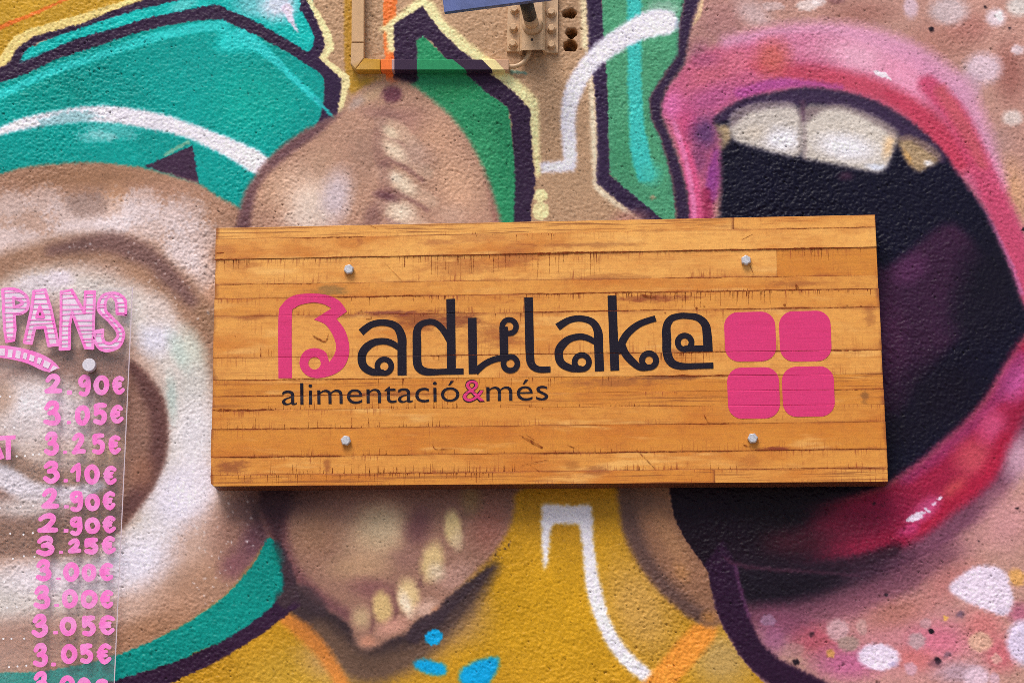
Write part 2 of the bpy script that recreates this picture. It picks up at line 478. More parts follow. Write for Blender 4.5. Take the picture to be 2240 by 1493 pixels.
# --- purple + cream of the green letter
P.fill([(838, -60), (867, -60), (867, 60), (866, 178), (845, 182), (838, 60)], ORNG, smooth=False)
P.fill([(828, 65), (905, 5), (925, -6), (949, 7), (976, 50), (1036, 100), (1067, 124), (1117, 161), (1161, 201), (1178, 222), (1181, 335), (1184, 380), (1172, 390), (1164, 335), (1150, 240), (1037, 140), (962, 80), (924, 20), (868, 58), (864, 116), (849, 114), (845, 72)], CREAM, smooth=False, soft=1.2)
P.fill([(924, 14), (962, 67), (1000, 104), (1037, 131), (1080, 167), (1131, 208), (1159, 238), (1164, 335), (1171, 395), (1167, 429), (1161, 456), (1164, 540), (1122, 540), (1127, 402), (1124, 335), (1117, 255), (1110, 234), (1067, 204), (1020, 164), (976, 129), (945, 94), (925, 79), (912, 87), (912, 178), (862, 176), (862, 54)], PURP, smooth=False, soft=0.8)
P.blob(888, 172, 34, 18, (44, 28, 46), 1, core=0.5)
P.blob(1183, 428, 18, 17, CREAM, 1, core=0.75)
P.blob(1183, 462, 21, 24, CREAM, 1, core=0.75)
# --- upper nut
nut = [(744, 246), (768, 212), (800, 186), (845, 174), (893, 180), (930, 205), (985, 252), (1015, 290), (1040, 330), (1062, 380), (1078, 430), (1095, 490), (1110, 580), (500, 580), (518, 490), (530, 440), (548, 400), (600, 336), (660, 290)]
P.fill(nut, (186, 144, 122), soft=4)
P.clip = P.mask(nut, 4)
P.line([(735, 240), (680, 285), (608, 338), (556, 395), (534, 445), (524, 520)], [30, 34, 36, 36, 40, 44], (108, 74, 80), soft=24, op=0.95)
P.line([(1098, 480), (1085, 430), (1062, 366)], [40, 30, 10], (150, 100, 92), soft=24, op=0.8)
P.blob(620, 420, 90, 90, (202, 158, 128), 0.8, rot=-50)
P.blob(680, 430, 120, 140, (222, 188, 166), 1, rot=-70)
P.blob(680, 450, 80, 80, (234, 212, 196), 0.9, rot=-60)
P.blob(735, 430, 60, 110, (218, 200, 206), 0.9, rot=10)
P.blob(670, 480, 90, 40, (226, 206, 192), 0.8)
P.blob(700, 350, 70, 50, (190, 152, 128), 0.7, rot=-35)
P.blob(800, 330, 80, 110, (172, 134, 116), 0.8)
P.blob(900, 260, 90, 60, (178, 132, 118), 0.8, rot=30)
P.blob(1000, 400, 90, 130, (214, 168, 138), 0.9, rot=-20)
P.blob(955, 300, 70, 90, (204, 158, 130), 0.8, rot=-40)
P.blob(815, 205, 60, 28, (206, 170, 136), 0.8, rot=-25)
P.blob(780, 225, 40, 20, (186, 166, 158), 0.7, rot=-35)
P.blob(840, 250, 90, 30, (150, 108, 104), 0.6, rot=10)
P.blob(858, 206, 34, 30, (116, 68, 80), 1, rot=10, core=0.3)
P.blob(862, 174, 24, 16, (200, 110, 76), 0.7)
for y, ln_ in ((268, 60), (312, 80), (376, 90), (444, 90)):
    P.line([(836, y), (870, y + 22), (836 + ln_ + 20, y + 66)], [30, 44, 26], (204, 168, 144), soft=20, op=0.9)
    P.line([(846, y + 34), (880, y + 50), (836 + ln_ + 10, y + 84)], [9, 11, 6], (146, 104, 98), soft=11, op=0.75)
P.blob(852, 288, 44, 22, (226, 202, 174), 0.95, rot=32)
P.blob(864, 330, 60, 26, (230, 206, 180), 1, rot=38)
P.blob(882, 402, 60, 30, (232, 210, 184), 1, rot=42)
P.blob(864, 389, 24, 17, (240, 222, 200), 0.9, rot=20)
P.blob(876, 464, 60, 44, (236, 214, 190), 1, rot=20)
P.blob(925, 345, 50, 60, (190, 152, 136), 0.5, rot=30)
P.line([(850, 232), (836, 262), (826, 300), (832, 350), (842, 400), (832, 440), (812, 490)], [20, 24, 22, 26, 26, 34, 40], (150, 108, 100), soft=26, op=0.5)
P.blob(846, 428, 52, 20, (112, 72, 78), 0.95, rot=14)
P.blob(845, 360, 30, 16, (140, 100, 94), 0.8, rot=20)
P.blob(815, 470, 30, 40, (136, 98, 92), 0.7)
P.blob(905, 330, 40, 50, (184, 150, 136), 0.5)
P.blob(990, 470, 60, 40, (206, 168, 146), 0.7)
P.clip = None

# --- lower nut / knuckle: dark halo first
P.line([(620, 1240), (690, 1320), (760, 1390), (800, 1440), (860, 1430), (930, 1390), (1010, 1320), (1080, 1240)], [66, 118, 112, 96, 88, 76, 54, 20], (66, 50, 52), soft=50, op=1)
P.line([(650, 1290), (720, 1345), (765, 1385), (800, 1432), (850, 1420), (900, 1398), (960, 1356)], [30, 50, 60, 60, 50, 44, 30], (48, 36, 42), soft=34, op=0.85)
P.line([(700, 1380), (790, 1460), (880, 1450), (980, 1400), (1060, 1300)], [50, 70, 70, 50, 20], (150, 114, 80), soft=60, op=0.45)
P.line([(625, 1352), (665, 1382), (705, 1424), (740, 1480), (760, 1520)], [26, 34, 30, 26, 30], (214, 130, 56), soft=22, op=0.85)
knu = [(598, 1040), (592, 1180), (616, 1230), (650, 1278), (700, 1322), (750, 1352), (768, 1372), (778, 1404), (798, 1421), (830, 1412), (858, 1394), (896, 1380), (912, 1356), (950, 1342), (980, 1310), (1020, 1270), (1072, 1220), (1102, 1176), (1122, 1130), (1126, 1080), (1126, 1040)]
P.fill(knu, (152, 112, 96), soft=4)
P.clip = P.mask(knu, 3)
P.fill([(560, 1040), (1160, 1040), (1150, 1100), (900, 1110), (600, 1100)], (118, 82, 78), soft=30, op=0.8)
P.blob(820, 1170, 130, 110, (194, 160, 128), 1, rot=-30)
P.blob(835, 1150, 80, 70, (208, 182, 148), 0.95)
P.blob(690, 1170, 90, 90, (164, 122, 96), 0.8)
P.blob(780, 1240, 120, 50, (184, 146, 114), 0.8)
P.line([(598, 1100), (608, 1190), (640, 1260), (700, 1315), (750, 1345)], [60, 50, 44, 40, 30], (112, 70, 76), soft=34, op=0.85)
P.blob(915, 1150, 50, 80, (116, 76, 78), 0.9, rot=20)
P.blob(890, 1220, 60, 40, (146, 106, 96), 0.8)
P.blob(820, 1290, 90, 40, (130, 84, 84), 0.8, rot=15)
P.blob(1070, 1150, 70, 100, (150, 98, 86), 0.9, rot=15)
P.blob(1030, 1090, 40, 60, (150, 122, 84), 0.7)
P.blob(1000, 1260, 70, 50, (176, 136, 124), 0.8, rot=-35)
P.blob(790, 1350, 34, 40, (188, 158, 122), 0.95, rot=-10)
P.line([(812, 1320), (818, 1350), (812, 1380)], [8, 10, 6], (112, 74, 72), soft=9, op=0.8)
P.line([(862, 1296), (868, 1330), (862, 1360)], [8, 10, 6], (118, 76, 74), soft=9, op=0.8)
P.blob(836, 1326, 30, 50, (204, 172, 118), 1, rot=-8, core=0.3)
P.blob(893, 1302, 36, 56, (218, 188, 138), 1, rot=-8, core=0.25)
P.blob(888, 1320, 22, 50, (238, 216, 190), 0.95, rot=-22)
P.line([(925, 1250), (918, 1280)], [10, 8], (120, 80, 78), soft=10, op=0.7)
P.blob(945, 1228, 36, 64, (212, 182, 130), 1, rot=12, core=0.25)
P.blob(955, 1250, 34, 36, (214, 192, 166), 0.8)
P.blob(990, 1152, 27, 54, (218, 190, 136), 1, rot=-4, core=0.3)
P.blob(1000, 1180, 24, 40, (210, 184, 148), 0.8)
P.blob(860, 1370, 60, 30, (206, 150, 132), 0.8, rot=-20)
P.blob(805, 1402, 30, 20, (200, 138, 112), 0.8)
P.blob(930, 1330, 50, 30, (206, 170, 152), 0.8, rot=-30)
P.blob(958, 1332, 20, 14, (190, 120, 80), 0.6)
P.blob(640, 1085, 130, 60, (92, 62, 62), 0.8)
P.clip = None
P.blob(600, 1095, 75, 75, (50, 32, 42), 0.92)
P.line([(606, 1060), (602, 1120), (606, 1180)], [60, 40, 16], (64, 40, 48), soft=34, op=0.8)
P.line([(905, 1392), (920, 1365), (955, 1350), (985, 1318), (1020, 1285), (1075, 1240)], [30, 26, 26, 24, 20, 6], (58, 44, 52), soft=12, op=0.9)
for _ in range(16):
    t = rng.uniform(); P.blob(1085 + 40 * t + rng.normal(0, 4), 1220 - 45 * t + rng.normal(0, 4), rng.uniform(1.5, 4), rng.uniform(1.5, 3), (70, 48, 44), 0.8, core=0.4)

# --- teal crescent and its purple edge, lower left
P.fill([(-200, 1530), (0, 1515), (232, 1490), (279, 1478), (325, 1464), (400, 1440), (491, 1398), (552, 1358), (588, 1331), (612, 1304), (650, 1290), (660, 1322), (643, 1331), (625, 1346), (582, 1380), (521, 1419), (461, 1453), (400, 1480), (340, 1508), (200, 1560), (-200, 1620)], (50, 26, 52), smooth=False, soft=0.8)
P.fill([(582, 1180), (599, 1183), (612, 1222), (622, 1262), (620, 1290), (612, 1304), (588, 1331), (552, 1359), (491, 1398), (430, 1425), (400, 1440), (325, 1464), (279, 1478), (232, 1490), (0, 1514), (-200, 1530), (-200, 1475), (0, 1471), (93, 1467), (186, 1450), (255, 1432), (325, 1404), (395, 1369), (446, 1337), (500, 1295), (543, 1246), (567, 1213)], (0, 140, 130), soft=1)
P.line([(608, 1190), (622, 1230), (634, 1280), (622, 1320)], [18, 22, 30, 20], (62, 44, 54), soft=12, op=0.9)
P.blob(605, 1215, 22, 50, (0, 118, 106), 0.6, rot=-10)
P.line([(618, 1308), (660, 1300), (700, 1330)], [30, 44, 30], (66, 50, 56), soft=20, op=0.8)

# --- blue dashes and white hook
P.blob(949, 1393, 20, 17.5, BLUE, 1, rot=-20, core=0.82)
P.fill([(907, 1448), (925, 1440), (960, 1448), (976, 1456), (975, 1472), (960, 1477), (925, 1469), (908, 1458)], BLUE, soft=1.6)
P.fill([(1006, 1468), (1030, 1449), (1065, 1438), (1088, 1437), (1092, 1452), (1080, 1478), (1060, 1502), (1022, 1508), (1007, 1490)], BLUE, soft=1.2)
P.fill([(1185, 1110, 1), (1192, 1102), (1264, 1105), (1286, 1101), (1296, 1110, 1), (1298, 1177), (1307, 1246), (1322, 1313), (1337, 1362), (1373, 1419), (1413, 1456), (1458, 1489), (1540, 1540), (1500, 1570), (1410, 1493), (1364, 1456), (1325, 1404), (1298, 1343), (1282, 1283), (1276, 1222), (1270, 1161), (1264, 1146, 1), (1216, 1145), (1206, 1155), (1203, 1177), (1200, 1207), (1197, 1235), (1190, 1243), (1187, 1207), (1184, 1161)], WHITE, soft=1.2)
# --- brown oval beside the mouth, orange bar
oval = [(1340, 1000), (1352, 1070), (1364, 1161), (1392, 1222), (1430, 1277), (1476, 1322), (1521, 1356), (1570, 1368), (1600, 1340), (1560, 1240), (1500, 1150), (1480, 1000)]
P.fill([(1515, 1365), (1545, 1356), (1572, 1372), (1560, 1400), (1478, 1496), (1440, 1530), (1400, 1500), (1427, 1468)], (232, 148, 56), smooth=False, soft=5)
P.fill(oval, (146, 104, 80), soft=3)
P.clip = P.mask(oval, 3)
P.line([(1350, 1040), (1372, 1160), (1410, 1240), (1470, 1310), (1540, 1360)], [60, 60, 54, 50, 40], (92, 68, 64), soft=40, op=0.9)
P.blob(1470, 1180, 40, 120, (176, 128, 92), 0.8, rot=-28)
P.blob(1490, 1250, 24, 40, (184, 130, 80), 0.6, rot=-30)
P.blob(1400, 1090, 90, 50, (104, 76, 66), 0.8)
P.blob(1550, 1350, 30, 26, (190, 130, 70), 0.7)
P.clip = None

# --- green right letter
gr = [(1316, -80), (1500, -80), (1497, 0), (1487, 50), (1484, 121), (1454, 161), (1420, 214), (1423, 255), (1444, 301), (1460, 352), (1474, 419), (1482, 540), (1500, 560), (1430, 474), (1335, 382), (1332, 335), (1330, 234), (1326, 141), (1318, 87)]
P.fill(gr, (78, 156, 116), smooth=False)
P.clip = P.mask(gr, smooth=False)
P.blob(1370, 330, 60, 120, (66, 146, 104), 0.7)
P.blob(1450, 20, 70, 40, (150, 190, 170), 0.8, dust=0.6)
P.line([(1387, -80), (1388, 60), (1388, 150), (1392, 260), (1398, 320), (1412, 380)], [32, 32, 30, 32, 40, 40], (62, 196, 190), soft=9, op=0.95)
P.blob(1424, 380, 40, 46, (70, 190, 172), 0.7)
P.blob(1428, 432, 10, 10, (190, 150, 120), 0.7)
P.clip = None
P.fill([(1280, -80), (1283, 0), (1286, 110), (1295, 161), (1300, 188), (1305, 268), (1306, 335), (1303, 399), (1345, 435), (1395, 474), (1470, 540), (1540, 540), (1442, 474), (1335, 384), (1332, 335), (1330, 234), (1326, 141), (1320, 87), (1316, 0), (1314, -80)], (54, 38, 68), smooth=False, soft=0.8)
P.fill([(1269, -80), (1270, 0), (1272, 100), (1284, 116), (1287, 100), (1283, 0), (1281, -80)], (240, 220, 178), smooth=False, soft=1.5)
P.fill([(1288, 168), (1289, 200), (1291, 268), (1294, 335), (1297, 405), (1308, 422), (1340, 446), (1384, 476), (1440, 530), (1470, 530), (1396, 474), (1345, 436), (1304, 400), (1306, 335), (1304, 268), (1299, 190), (1294, 164)], (238, 220, 190), smooth=False, soft=1.5)
P.blob(1380, 480, 70, 40, (170, 116, 108), 0.7)
P.fill([(1482, 40), (1478, 62), (1470, 74), (1452, 78), (1402, 90), (1352, 117), (1301, 157), (1275, 201), (1261, 241), (1260, 301), (1260, 365), (1248, 375, 1), (1184, 378, 1), (1183, 356, 1), (1233, 351, 1), (1228, 295), (1228, 234), (1241, 181), (1268, 137), (1301, 97), (1352, 60), (1402, 30), (1435, 21), (1465, 24)], (232, 228, 242), soft=2.2)

# --- face around the mouth (right)
face = [(1531, -90), (1514, 50), (1504, 100), (1497, 141), (1460, 191), (1447, 228), (1447, 255), (1467, 301), (1490, 368), (1504, 419), (1512, 560), (1460, 1040), (1473, 1125), (1500, 1180), (1549, 1249), (1555, 1283), (1564, 1331), (1582, 1371), (1612, 1425), (1643, 1465), (1700, 1520), (1760, 1600), (2600, 1600), (2600, -90)]
P.fill(face, (188, 142, 130), smooth=False)
P.clip = P.mask(face, smooth=False)
P.blob(1580, 60, 110, 120, (168, 118, 118), 0.8)
P.blob(1530, 120, 50, 60, (150, 90, 112), 0.8)
P.blob(1650, 30, 80, 50, (208, 178, 178), 0.9, rot=40)
P.blob(1700, 70, 130, 30, (204, 152, 122), 0.8)
P.blob(1880, 30, 130, 50, (164, 112, 102), 0.8)
P.blob(2060, 90, 130, 80, (176, 122, 110), 0.8)
P.blob(1900, 70, 100, 24, (190, 140, 116), 0.7, rot=15)
P.blob(2210, 160, 60, 120, (158, 100, 92), 0.8)
P.blob(2215, 430, 60, 140, (206, 156, 120), 0.9)
P.blob(2180, 310, 60, 60, (188, 146, 140), 0.8)
P.blob(2120, 60, 80, 60, (170, 112, 104), 0.7)
P.line([(1531, -60), (1530, 20), (1516, 56)], [20, 14, 4], (226, 190, 150), soft=6)
for x, y, rx, ry, c, o, d in ((1766, 12, 40, 20, (228, 208, 204), .9, .8), (1690, 14, 40, 16, (216, 190, 190), .7, 1), (1790, 2, 24, 20, (236, 220, 220), .8, .8),
                          (1992, 16, 24, 40, (216, 186, 198), .95, .2), (2075, 24, 64, 50, (204, 184, 188), .9, .3), (2178, 40, 32, 32, (226, 206, 214), .95, .2),
                          (2186, 36, 14, 20, (244, 238, 240), .8, .2), (2228, 16, 40, 34, (216, 208, 204), .9, .2), (2226, 110, 22, 18, (222, 200, 206), .95, .3),
                          (2150, 150, 62, 54, (214, 188, 200), .95, .3), (2110, 190, 60, 50, (200, 160, 180), .7, .3), (2215, 258, 34, 28, (220, 202, 196), .95, .2), (1830, 0, 30, 16, (120, 74, 80), .6, .3)):
    P.blob(x, y, rx, ry, c, o, core=0.25, dust=d)
# upper lip
lip = [(1440, 228), (1445, 205), (1462, 185), (1497, 141), (1534, 120), (1567, 104), (1634, 77), (1701, 65), (1802, 64), (1869, 70), (1931, 88), (1981, 108), (2034, 136), (2081, 186), (2115, 234), (2148, 301), (2182, 368), (2209, 435), (2232, 490), (2262, 560), (2300, 680), (2290, 760), (2250, 720), (2240, 680), (2200, 566), (2168, 500), (2128, 425), (2095, 385), (2055, 340), (1960, 250), (1835, 203), (1768, 196), (1695, 206), (1601, 235), (1570, 270), (1575, 330), (1577, 402), (1556, 480), (1556, 560), (1500, 560), (1490, 368), (1467, 301), (1446, 255)]
P.fill(lip, (196, 98, 132), soft=9)
P.line([(1590, 92), (1701, 70), (1802, 66), (1869, 74), (1940, 96), (2020, 142), (2080, 200), (2120, 264), (2150, 330), (2180, 400)], [26, 34, 40, 46, 56, 70, 84, 76, 60, 40], (220, 156, 190), soft=50, op=0.85)
P.clip = P.clip * P.mask(lip, 9)
P.blob(1760, 100, 150, 60, (214, 132, 164), 0.9)
P.blob(1880, 125, 160, 75, (228, 168, 192), 0.97, rot=18)
P.blob(1980, 175, 120, 70, (228, 152, 182), 0.97, rot=38)
P.blob(1990, 220, 60, 40, (226, 140, 176), 0.8, rot=40)
P.line([(1640, 140), (1720, 155), (1830, 172), (1920, 198), (1990, 236), (2050, 290), (2100, 350)], [20, 36, 44, 44, 50, 60, 60], (188, 70, 92), soft=40, op=0.85)
P.line([(1940, 205), (2010, 250), (2060, 300), (2100, 350)], [14, 30, 40, 40], (190, 60, 88), soft=24, op=0.7)
P.line([(2030, 185), (2090, 250), (2140, 350), (2190, 460), (2230, 560), (2260, 660)], [40, 54, 54, 54, 60, 60], (200, 74, 110), soft=30, op=0.9)
P.line([(2060, 200), (2110, 280), (2150, 360)], [30, 34, 20], (196, 96, 96), soft=30, op=0.6)
P.blob(1690, 125, 70, 75, (202, 102, 96), 0.9, rot=20)
P.blob(1560, 160, 100, 80, (200, 104, 124), 0.8, rot=-30)
P.blob(1540, 130, 60, 36, (166, 84, 122), 0.7)
P.blob(1620, 130, 60, 50, (206, 112, 132), 0.7)
P.blob(1470, 232, 44, 66, (216, 110, 168), 0.95)
P.blob(1505, 270, 46, 80, (204, 78, 128), 0.8)
P.blob(1560, 215, 120, 56, (176, 86, 136), 0.85, rot=-20)
P.line([(1620, 204), (1700, 184), (1768, 184), (1840, 192)], [26, 26, 18, 10], (170, 74, 146), soft=20, op=0.85)
P.blob(1545, 290, 64, 70, (96, 58, 106), 0.95)
P.blob(1530, 350, 40, 60, (120, 60, 106), 0.7)
P.line([(1572, 335), (1562, 390), (1558, 430)], [26, 34, 24], (140, 60, 136), soft=20, op=0.95)
P.line([(1495, 320), (1514, 400), (1526, 500)], [24, 30, 34], (220, 88, 138), soft=18, op=0.9)
P.line([(1545, 420), (1556, 520)], [20, 30], (150, 40, 78), soft=18, op=0.8)
P.line([(1475, 270), (1500, 350), (1516, 440), (1520, 520)], [10, 12, 12, 12], (232, 134, 184), soft=8, op=0.8)
P.line([(2060, 345), (2100, 392), (2135, 440)], 8, (140, 44, 92), soft=8, op=0.7)
P.line([(2118, 425), (2160, 480), (2204, 566), (2232, 640)], 12, (206, 124, 182), soft=8, op=0.75)
P.clip = P.mask(face, smooth=False)
# mouth cavity
cav = [(1577, 335, 1), (1579, 300), (1562, 262), (1601, 231), (1641, 214), (1695, 204), (1768, 193), (1835, 201), (1902, 218), (1960, 248), (2014, 285), (2065, 335), (2095, 380), (2130, 425), (2159, 472), (2200, 566), (2227, 639), (2250, 700), (2240, 739), (2195, 807), (2159, 866), (2113, 921), (2068, 962), (2022, 1003), (1968, 1040), (1900, 1075), (1700, 1120), (1500, 1100), (1500, 600), (1574, 472, 1), (1577, 402, 1)]
P.fill(cav, (17, 15, 36), soft=4)
P.clip = P.clip * P.mask(cav, 4)
P.line([(1560, 262), (1640, 228), (1768, 208), (1860, 222), (1960, 265), (2060, 345)], [20, 40, 40, 44, 50, 20], (62, 44, 74), soft=16, op=0.9)
tooth = lambda pts, c: (P.fill(pts, c, soft=5))
t0 = [(1561, 278), (1577, 273), (1598, 279), (1597, 305), (1577, 329), (1565, 308)]
P.fill(t0, (176, 152, 120), soft=5)
t1 = [(1600, 256), (1634, 233), (1690, 226), (1735, 228), (1752, 249), (1753, 300), (1752, 335), (1740, 343), (1701, 336), (1651, 322), (1608, 309), (1597, 285)]
t2 = [(1755, 243), (1802, 232), (1847, 233), (1914, 258), (1962, 290), (1955, 322), (1945, 356), (1927, 375), (1894, 373), (1830, 360), (1780, 350), (1756, 339)]
t3 = [(1963, 306), (1986, 298), (2028, 315), (2056, 342), (2048, 355), (2024, 369), (2008, 376), (1991, 362), (1974, 335)]
for tt, c in ((t1, (200, 190, 182)), (t2, (206, 196, 186)), (t3, (166, 140, 108))):
    P.fill(tt, c, soft=4.5)
cc = P.clip
P.clip = cc * P.mask(t1, 4)
P.blob(1712, 305, 70, 48, (236, 233, 242), 1)
P.blob(1650, 290, 50, 30, (206, 192, 176), 0.6)
P.line([(1596, 262), (1640, 228), (1735, 220), (1756, 240)], [30, 36, 30, 24], (110, 92, 104), soft=26, op=0.85)
P.line([(1752, 240), (1750, 330)], 8, (160, 146, 140), soft=8, op=0.8)
P.clip = cc * P.mask(t2, 4)
P.blob(1850, 322, 110, 52, (236, 233, 242), 1, rot=12)
P.blob(1945, 320, 24, 50, (226, 190, 146), 0.9, rot=15)
P.blob(1918, 366, 40, 14, (220, 226, 244), 0.9, rot=5)
P.line([(1756, 250), (1800, 226), (1860, 230), (1930, 262), (1970, 292)], [40, 30, 28, 32, 30], (112, 92, 98), soft=26, op=0.8)
P.line([(1758, 250), (1760, 345)], 10, (150, 134, 136), soft=10, op=0.7)
P.clip = cc * P.mask(t3, 4)
P.blob(2032, 358, 18, 12, (236, 230, 232), 1)
P.blob(1984, 345, 14, 34, (206, 158, 92), 0.8, rot=-25)
P.line([(1970, 300), (2000, 298), (2060, 340)], [16, 24, 24], (106, 84, 92), soft=18, op=0.8)
P.clip = cc
P.line([(1756, 226), (1756, 262)], [14, 6], (92, 62, 84), soft=12, op=0.7)
P.blob(1850, 385, 30, 18, (66, 40, 62), 0.8)
# tongue
P.fill([(1900, 605), (1935, 588), (1990, 548), (2040, 505), (2090, 490), (2150, 560), (2160, 640), (2120, 720), (2060, 780), (2000, 860), (1950, 930), (1880, 960)], (60, 30, 58), soft=8, op=0.9)
P.blob(2165, 620, 120, 190, (18, 13, 30), 1, rot=10)
P.blob(2140, 700, 110, 130, (18, 13, 30), 0.9)
P.blob(2060, 860, 170, 130, (20, 13, 31), 1, rot=-40)
P.blob(1960, 940, 120, 80, (19, 13, 30), 0.9)
P.blob(1985, 592, 90, 50, (84, 42, 80), 0.9, rot=-35)
P.blob(1940, 720, 70, 150, (78, 38, 72), 0.8)
P.clip = P.mask(face, smooth=False)
# lower lip
ll = [(2300, 720), (2240, 740), (2195, 808), (2159, 867), (2113, 922), (2068, 963), (2022, 1004), (1968, 1042), (1900, 1075), (1700, 1110), (1560, 1090), (1480, 1080), (1500, 1180), (1570, 1240), (1700, 1240), (1830, 1228), (1947, 1206), (2023, 1168), (2083, 1120), (2144, 1076), (2180, 1036), (2220, 960), (2250, 900), (2300, 850)]
P.line([(2280, 860), (2240, 930), (2200, 1030), (2150, 1096), (2080, 1150), (2000, 1200), (1900, 1232), (1780, 1246)], [30, 44, 50, 60, 60, 60, 70, 70], (112, 62, 88), soft=44, op=0.9)
P.fill(ll, (156, 32, 66), soft=7)
P.clip = P.clip * P.mask(ll, 7)
P.blob(2220, 830, 60, 90, (206, 92, 160), 0.95, rot=30)
P.line([(2230, 780), (2190, 850), (2130, 920), (2060, 980), (1980, 1040)], [26, 30, 34, 36, 36], (142, 52, 104), soft=36, op=0.7)
P.blob(2130, 1000, 80, 70, (198, 80, 92), 0.8, rot=-40)
P.blob(2170, 930, 50, 70, (212, 84, 130), 0.85, rot=30)
P.blob(2090, 1070, 60, 34, (206, 84, 86), 0.8, rot=-40)
P.line([(2200, 960), (2160, 1040), (2090, 1098), (2020, 1150)], [30, 36, 36, 30], (172, 30, 62), soft=36, op=0.8)
P.blob(2020, 1115, 70, 34, (214, 90, 146), 0.9, rot=-38)
P.blob(1985, 1160, 50, 24, (200, 66, 124), 0.8, rot=-30)
P.blob(1920, 1125, 120, 60, (138, 32, 70), 0.85, rot=-15)
P.blob(1960, 1185, 60, 24, (150, 24, 60), 0.8, rot=-20)
P.clip = P.mask(face, smooth=False)
P.fill([(1430, 1020), (1960, 1020), (1900, 1058), (1820, 1090), (1800, 1150), (1800, 1210), (1830, 1260), (1600, 1310), (1500, 1240), (1400, 1150)], (24, 13, 24), soft=44, op=1)
P.blob(1930, 1120, 140, 72, (142, 30, 66), 0.85, rot=-18)
P.blob(1840, 1160, 130, 64, (104, 28, 52), 0.9, rot=-10)
P.blob(1740, 1185, 130, 54, (64, 24, 38), 0.85, rot=-4)
P.fill([(1440, 1040), (1560, 1040), (1640, 1150), (1660, 1260), (1600, 1300), (1520, 1240)], (26, 13, 27), soft=16)
P.line([(1960, 1200), (1890, 1226), (1800, 1242), (1700, 1246)], [24, 30, 26, 20], (50, 26, 40), soft=26, op=0.85)
# chin shadow and purple outline
P.fill([(1560, 1236), (1640, 1226), (1780, 1236), (1900, 1226), (1980, 1206), (2000, 1240), (1900, 1300), (1780, 1335), (1640, 1350), (1600, 1300)], (42, 26, 42), soft=30, op=1)
P.fill([(1600, 1240), (1800, 1246), (1860, 1262), (1760, 1310), (1640, 1330), (1610, 1290)], (22, 15, 27), soft=16, op=0.9)
P.line([(1650, 1350), (1760, 1345), (1870, 1316), (1990, 1262), (2100, 1196)], [50, 60, 60, 60, 40], (112, 62, 84), soft=56, op=0.75)
P.blob(1990, 1400, 340, 150, (196, 122, 136), 0.7)
P.blob(1720, 1370, 110, 60, (134, 74, 100), 0.85, rot=10)
P.blob(1690, 1400, 50, 60, (160, 96, 132), 0.8, rot=-40)
P.blob(1790, 1400, 90, 60, (186, 86, 104), 0.8)
P.blob(1850, 1450, 120, 60, (188, 96, 142), 0.8)
P.blob(1960, 1340, 120, 50, (180, 116, 104), 0.75, rot=-15)
P.blob(2080, 1270, 130, 60, (182, 112, 112), 0.75, rot=-30)
P.blob(2200, 1140, 90, 120, (204, 146, 148), 0.9, rot=25)
P.blob(2130, 1180, 80, 50, (192, 136, 136), 0.7, rot=-35)
P.blob(2230, 1000, 50, 90, (206, 160, 180), 0.9, rot=20)
P.blob(2050, 1400, 100, 60, (210, 112, 138), 0.75)
P.blob(2150, 1370, 70, 60, (202, 112, 112), 0.65)
P.blob(2000, 1440, 80, 40, (204, 110, 108), 0.65, rot=10)
P.blob(2190, 1430, 60, 60, (202, 92, 108), 0.65)
P.blob(2100, 1470, 90, 40, (176, 148, 164), 0.8)
P.blob(2230, 1340, 40, 40, (178, 96, 128), 0.8)
for x, y, rx, ry, c, o in ((1832, 1377, 30, 30, (206, 166, 172), .85), (1885, 1370, 14, 22, (200, 160, 156), .7), (1856, 1406, 30, 20, (168, 140, 132), .9), (2006, 1401, 24, 22, (186, 152, 158), .95),
                       (2026, 1362, 16, 14, (194, 150, 156), .8), (2144, 1403, 32, 26, (216, 172, 148), .85), (2135, 1480, 34, 30, (222, 192, 208), .9), (1992, 1462, 16, 18, (204, 160, 176), .8),
                       (2180, 1440, 14, 14, (206, 160, 150), .8), (2176, 1484, 14, 16, (206, 170, 186), .8), (1680, 1355, 20, 16, (160, 130, 160), .6), (1735, 1420, 30, 20, (176, 128, 130), .6)):
    P.blob(x, y, rx, ry, c, o, core=0.5, dust=0.25)
P.blob(1818, 1428, 12, 12, (222, 164, 92), 0.9, core=0.5)
P.blob(2068, 1350, 7, 7, (232, 178, 90), 0.9, core=0.5)
P.blob(2224, 1262, 26, 24, (226, 168, 96), 0.9, core=0.4, rot=40)
P.fill([(2076, 1284), (2108, 1252), (2144, 1237), (2174, 1237), (2199, 1252), (2211, 1283), (2217, 1313), (2205, 1340), (2183, 1343), (2144, 1328), (2098, 1307)], (230, 212, 232), soft=2.5)
P.blob(2190, 1335, 26, 14, (190, 176, 196), 0.6)
P.blob(1922, 1436, 52, 34, (230, 212, 234), 1, core=0.6, rot=5)
P.blob(2240, 1404, 46, 60, (222, 206, 232), 1, core=0.5)
for x, y, r, c, o in ((2037, 1380, 7.5, .6, 1), (2051, 1445, 10, .5, 1), (1939, 1299, 6, .3, .9), (1741, 1447, 9, .5, .95), (1775, 1386, 9, .1, .7), (2226, 1111, 5, .4, .9), (2038, 64, 9, .4, .95), (2155, 16, 5, .3, .9), (2209, 63, 6, .2, .8),
                   (1912, 1100, 6, .2, .7), (2142, 1181, 4, .3, .8), (2239, 502, 6, .6, 1)):
    P.blob(x, y, r, r * 0.95, (26, 16, 26), o, core=c)
P.blob(2100, 1343, 16, 11, (92, 72, 96), 0.75, rot=-20)
P.blob(2072, 1431, 18, 9, (100, 76, 92), 0.75, rot=-35)
P.blob(2045, 1450, 24, 14, (96, 60, 76), 0.6)
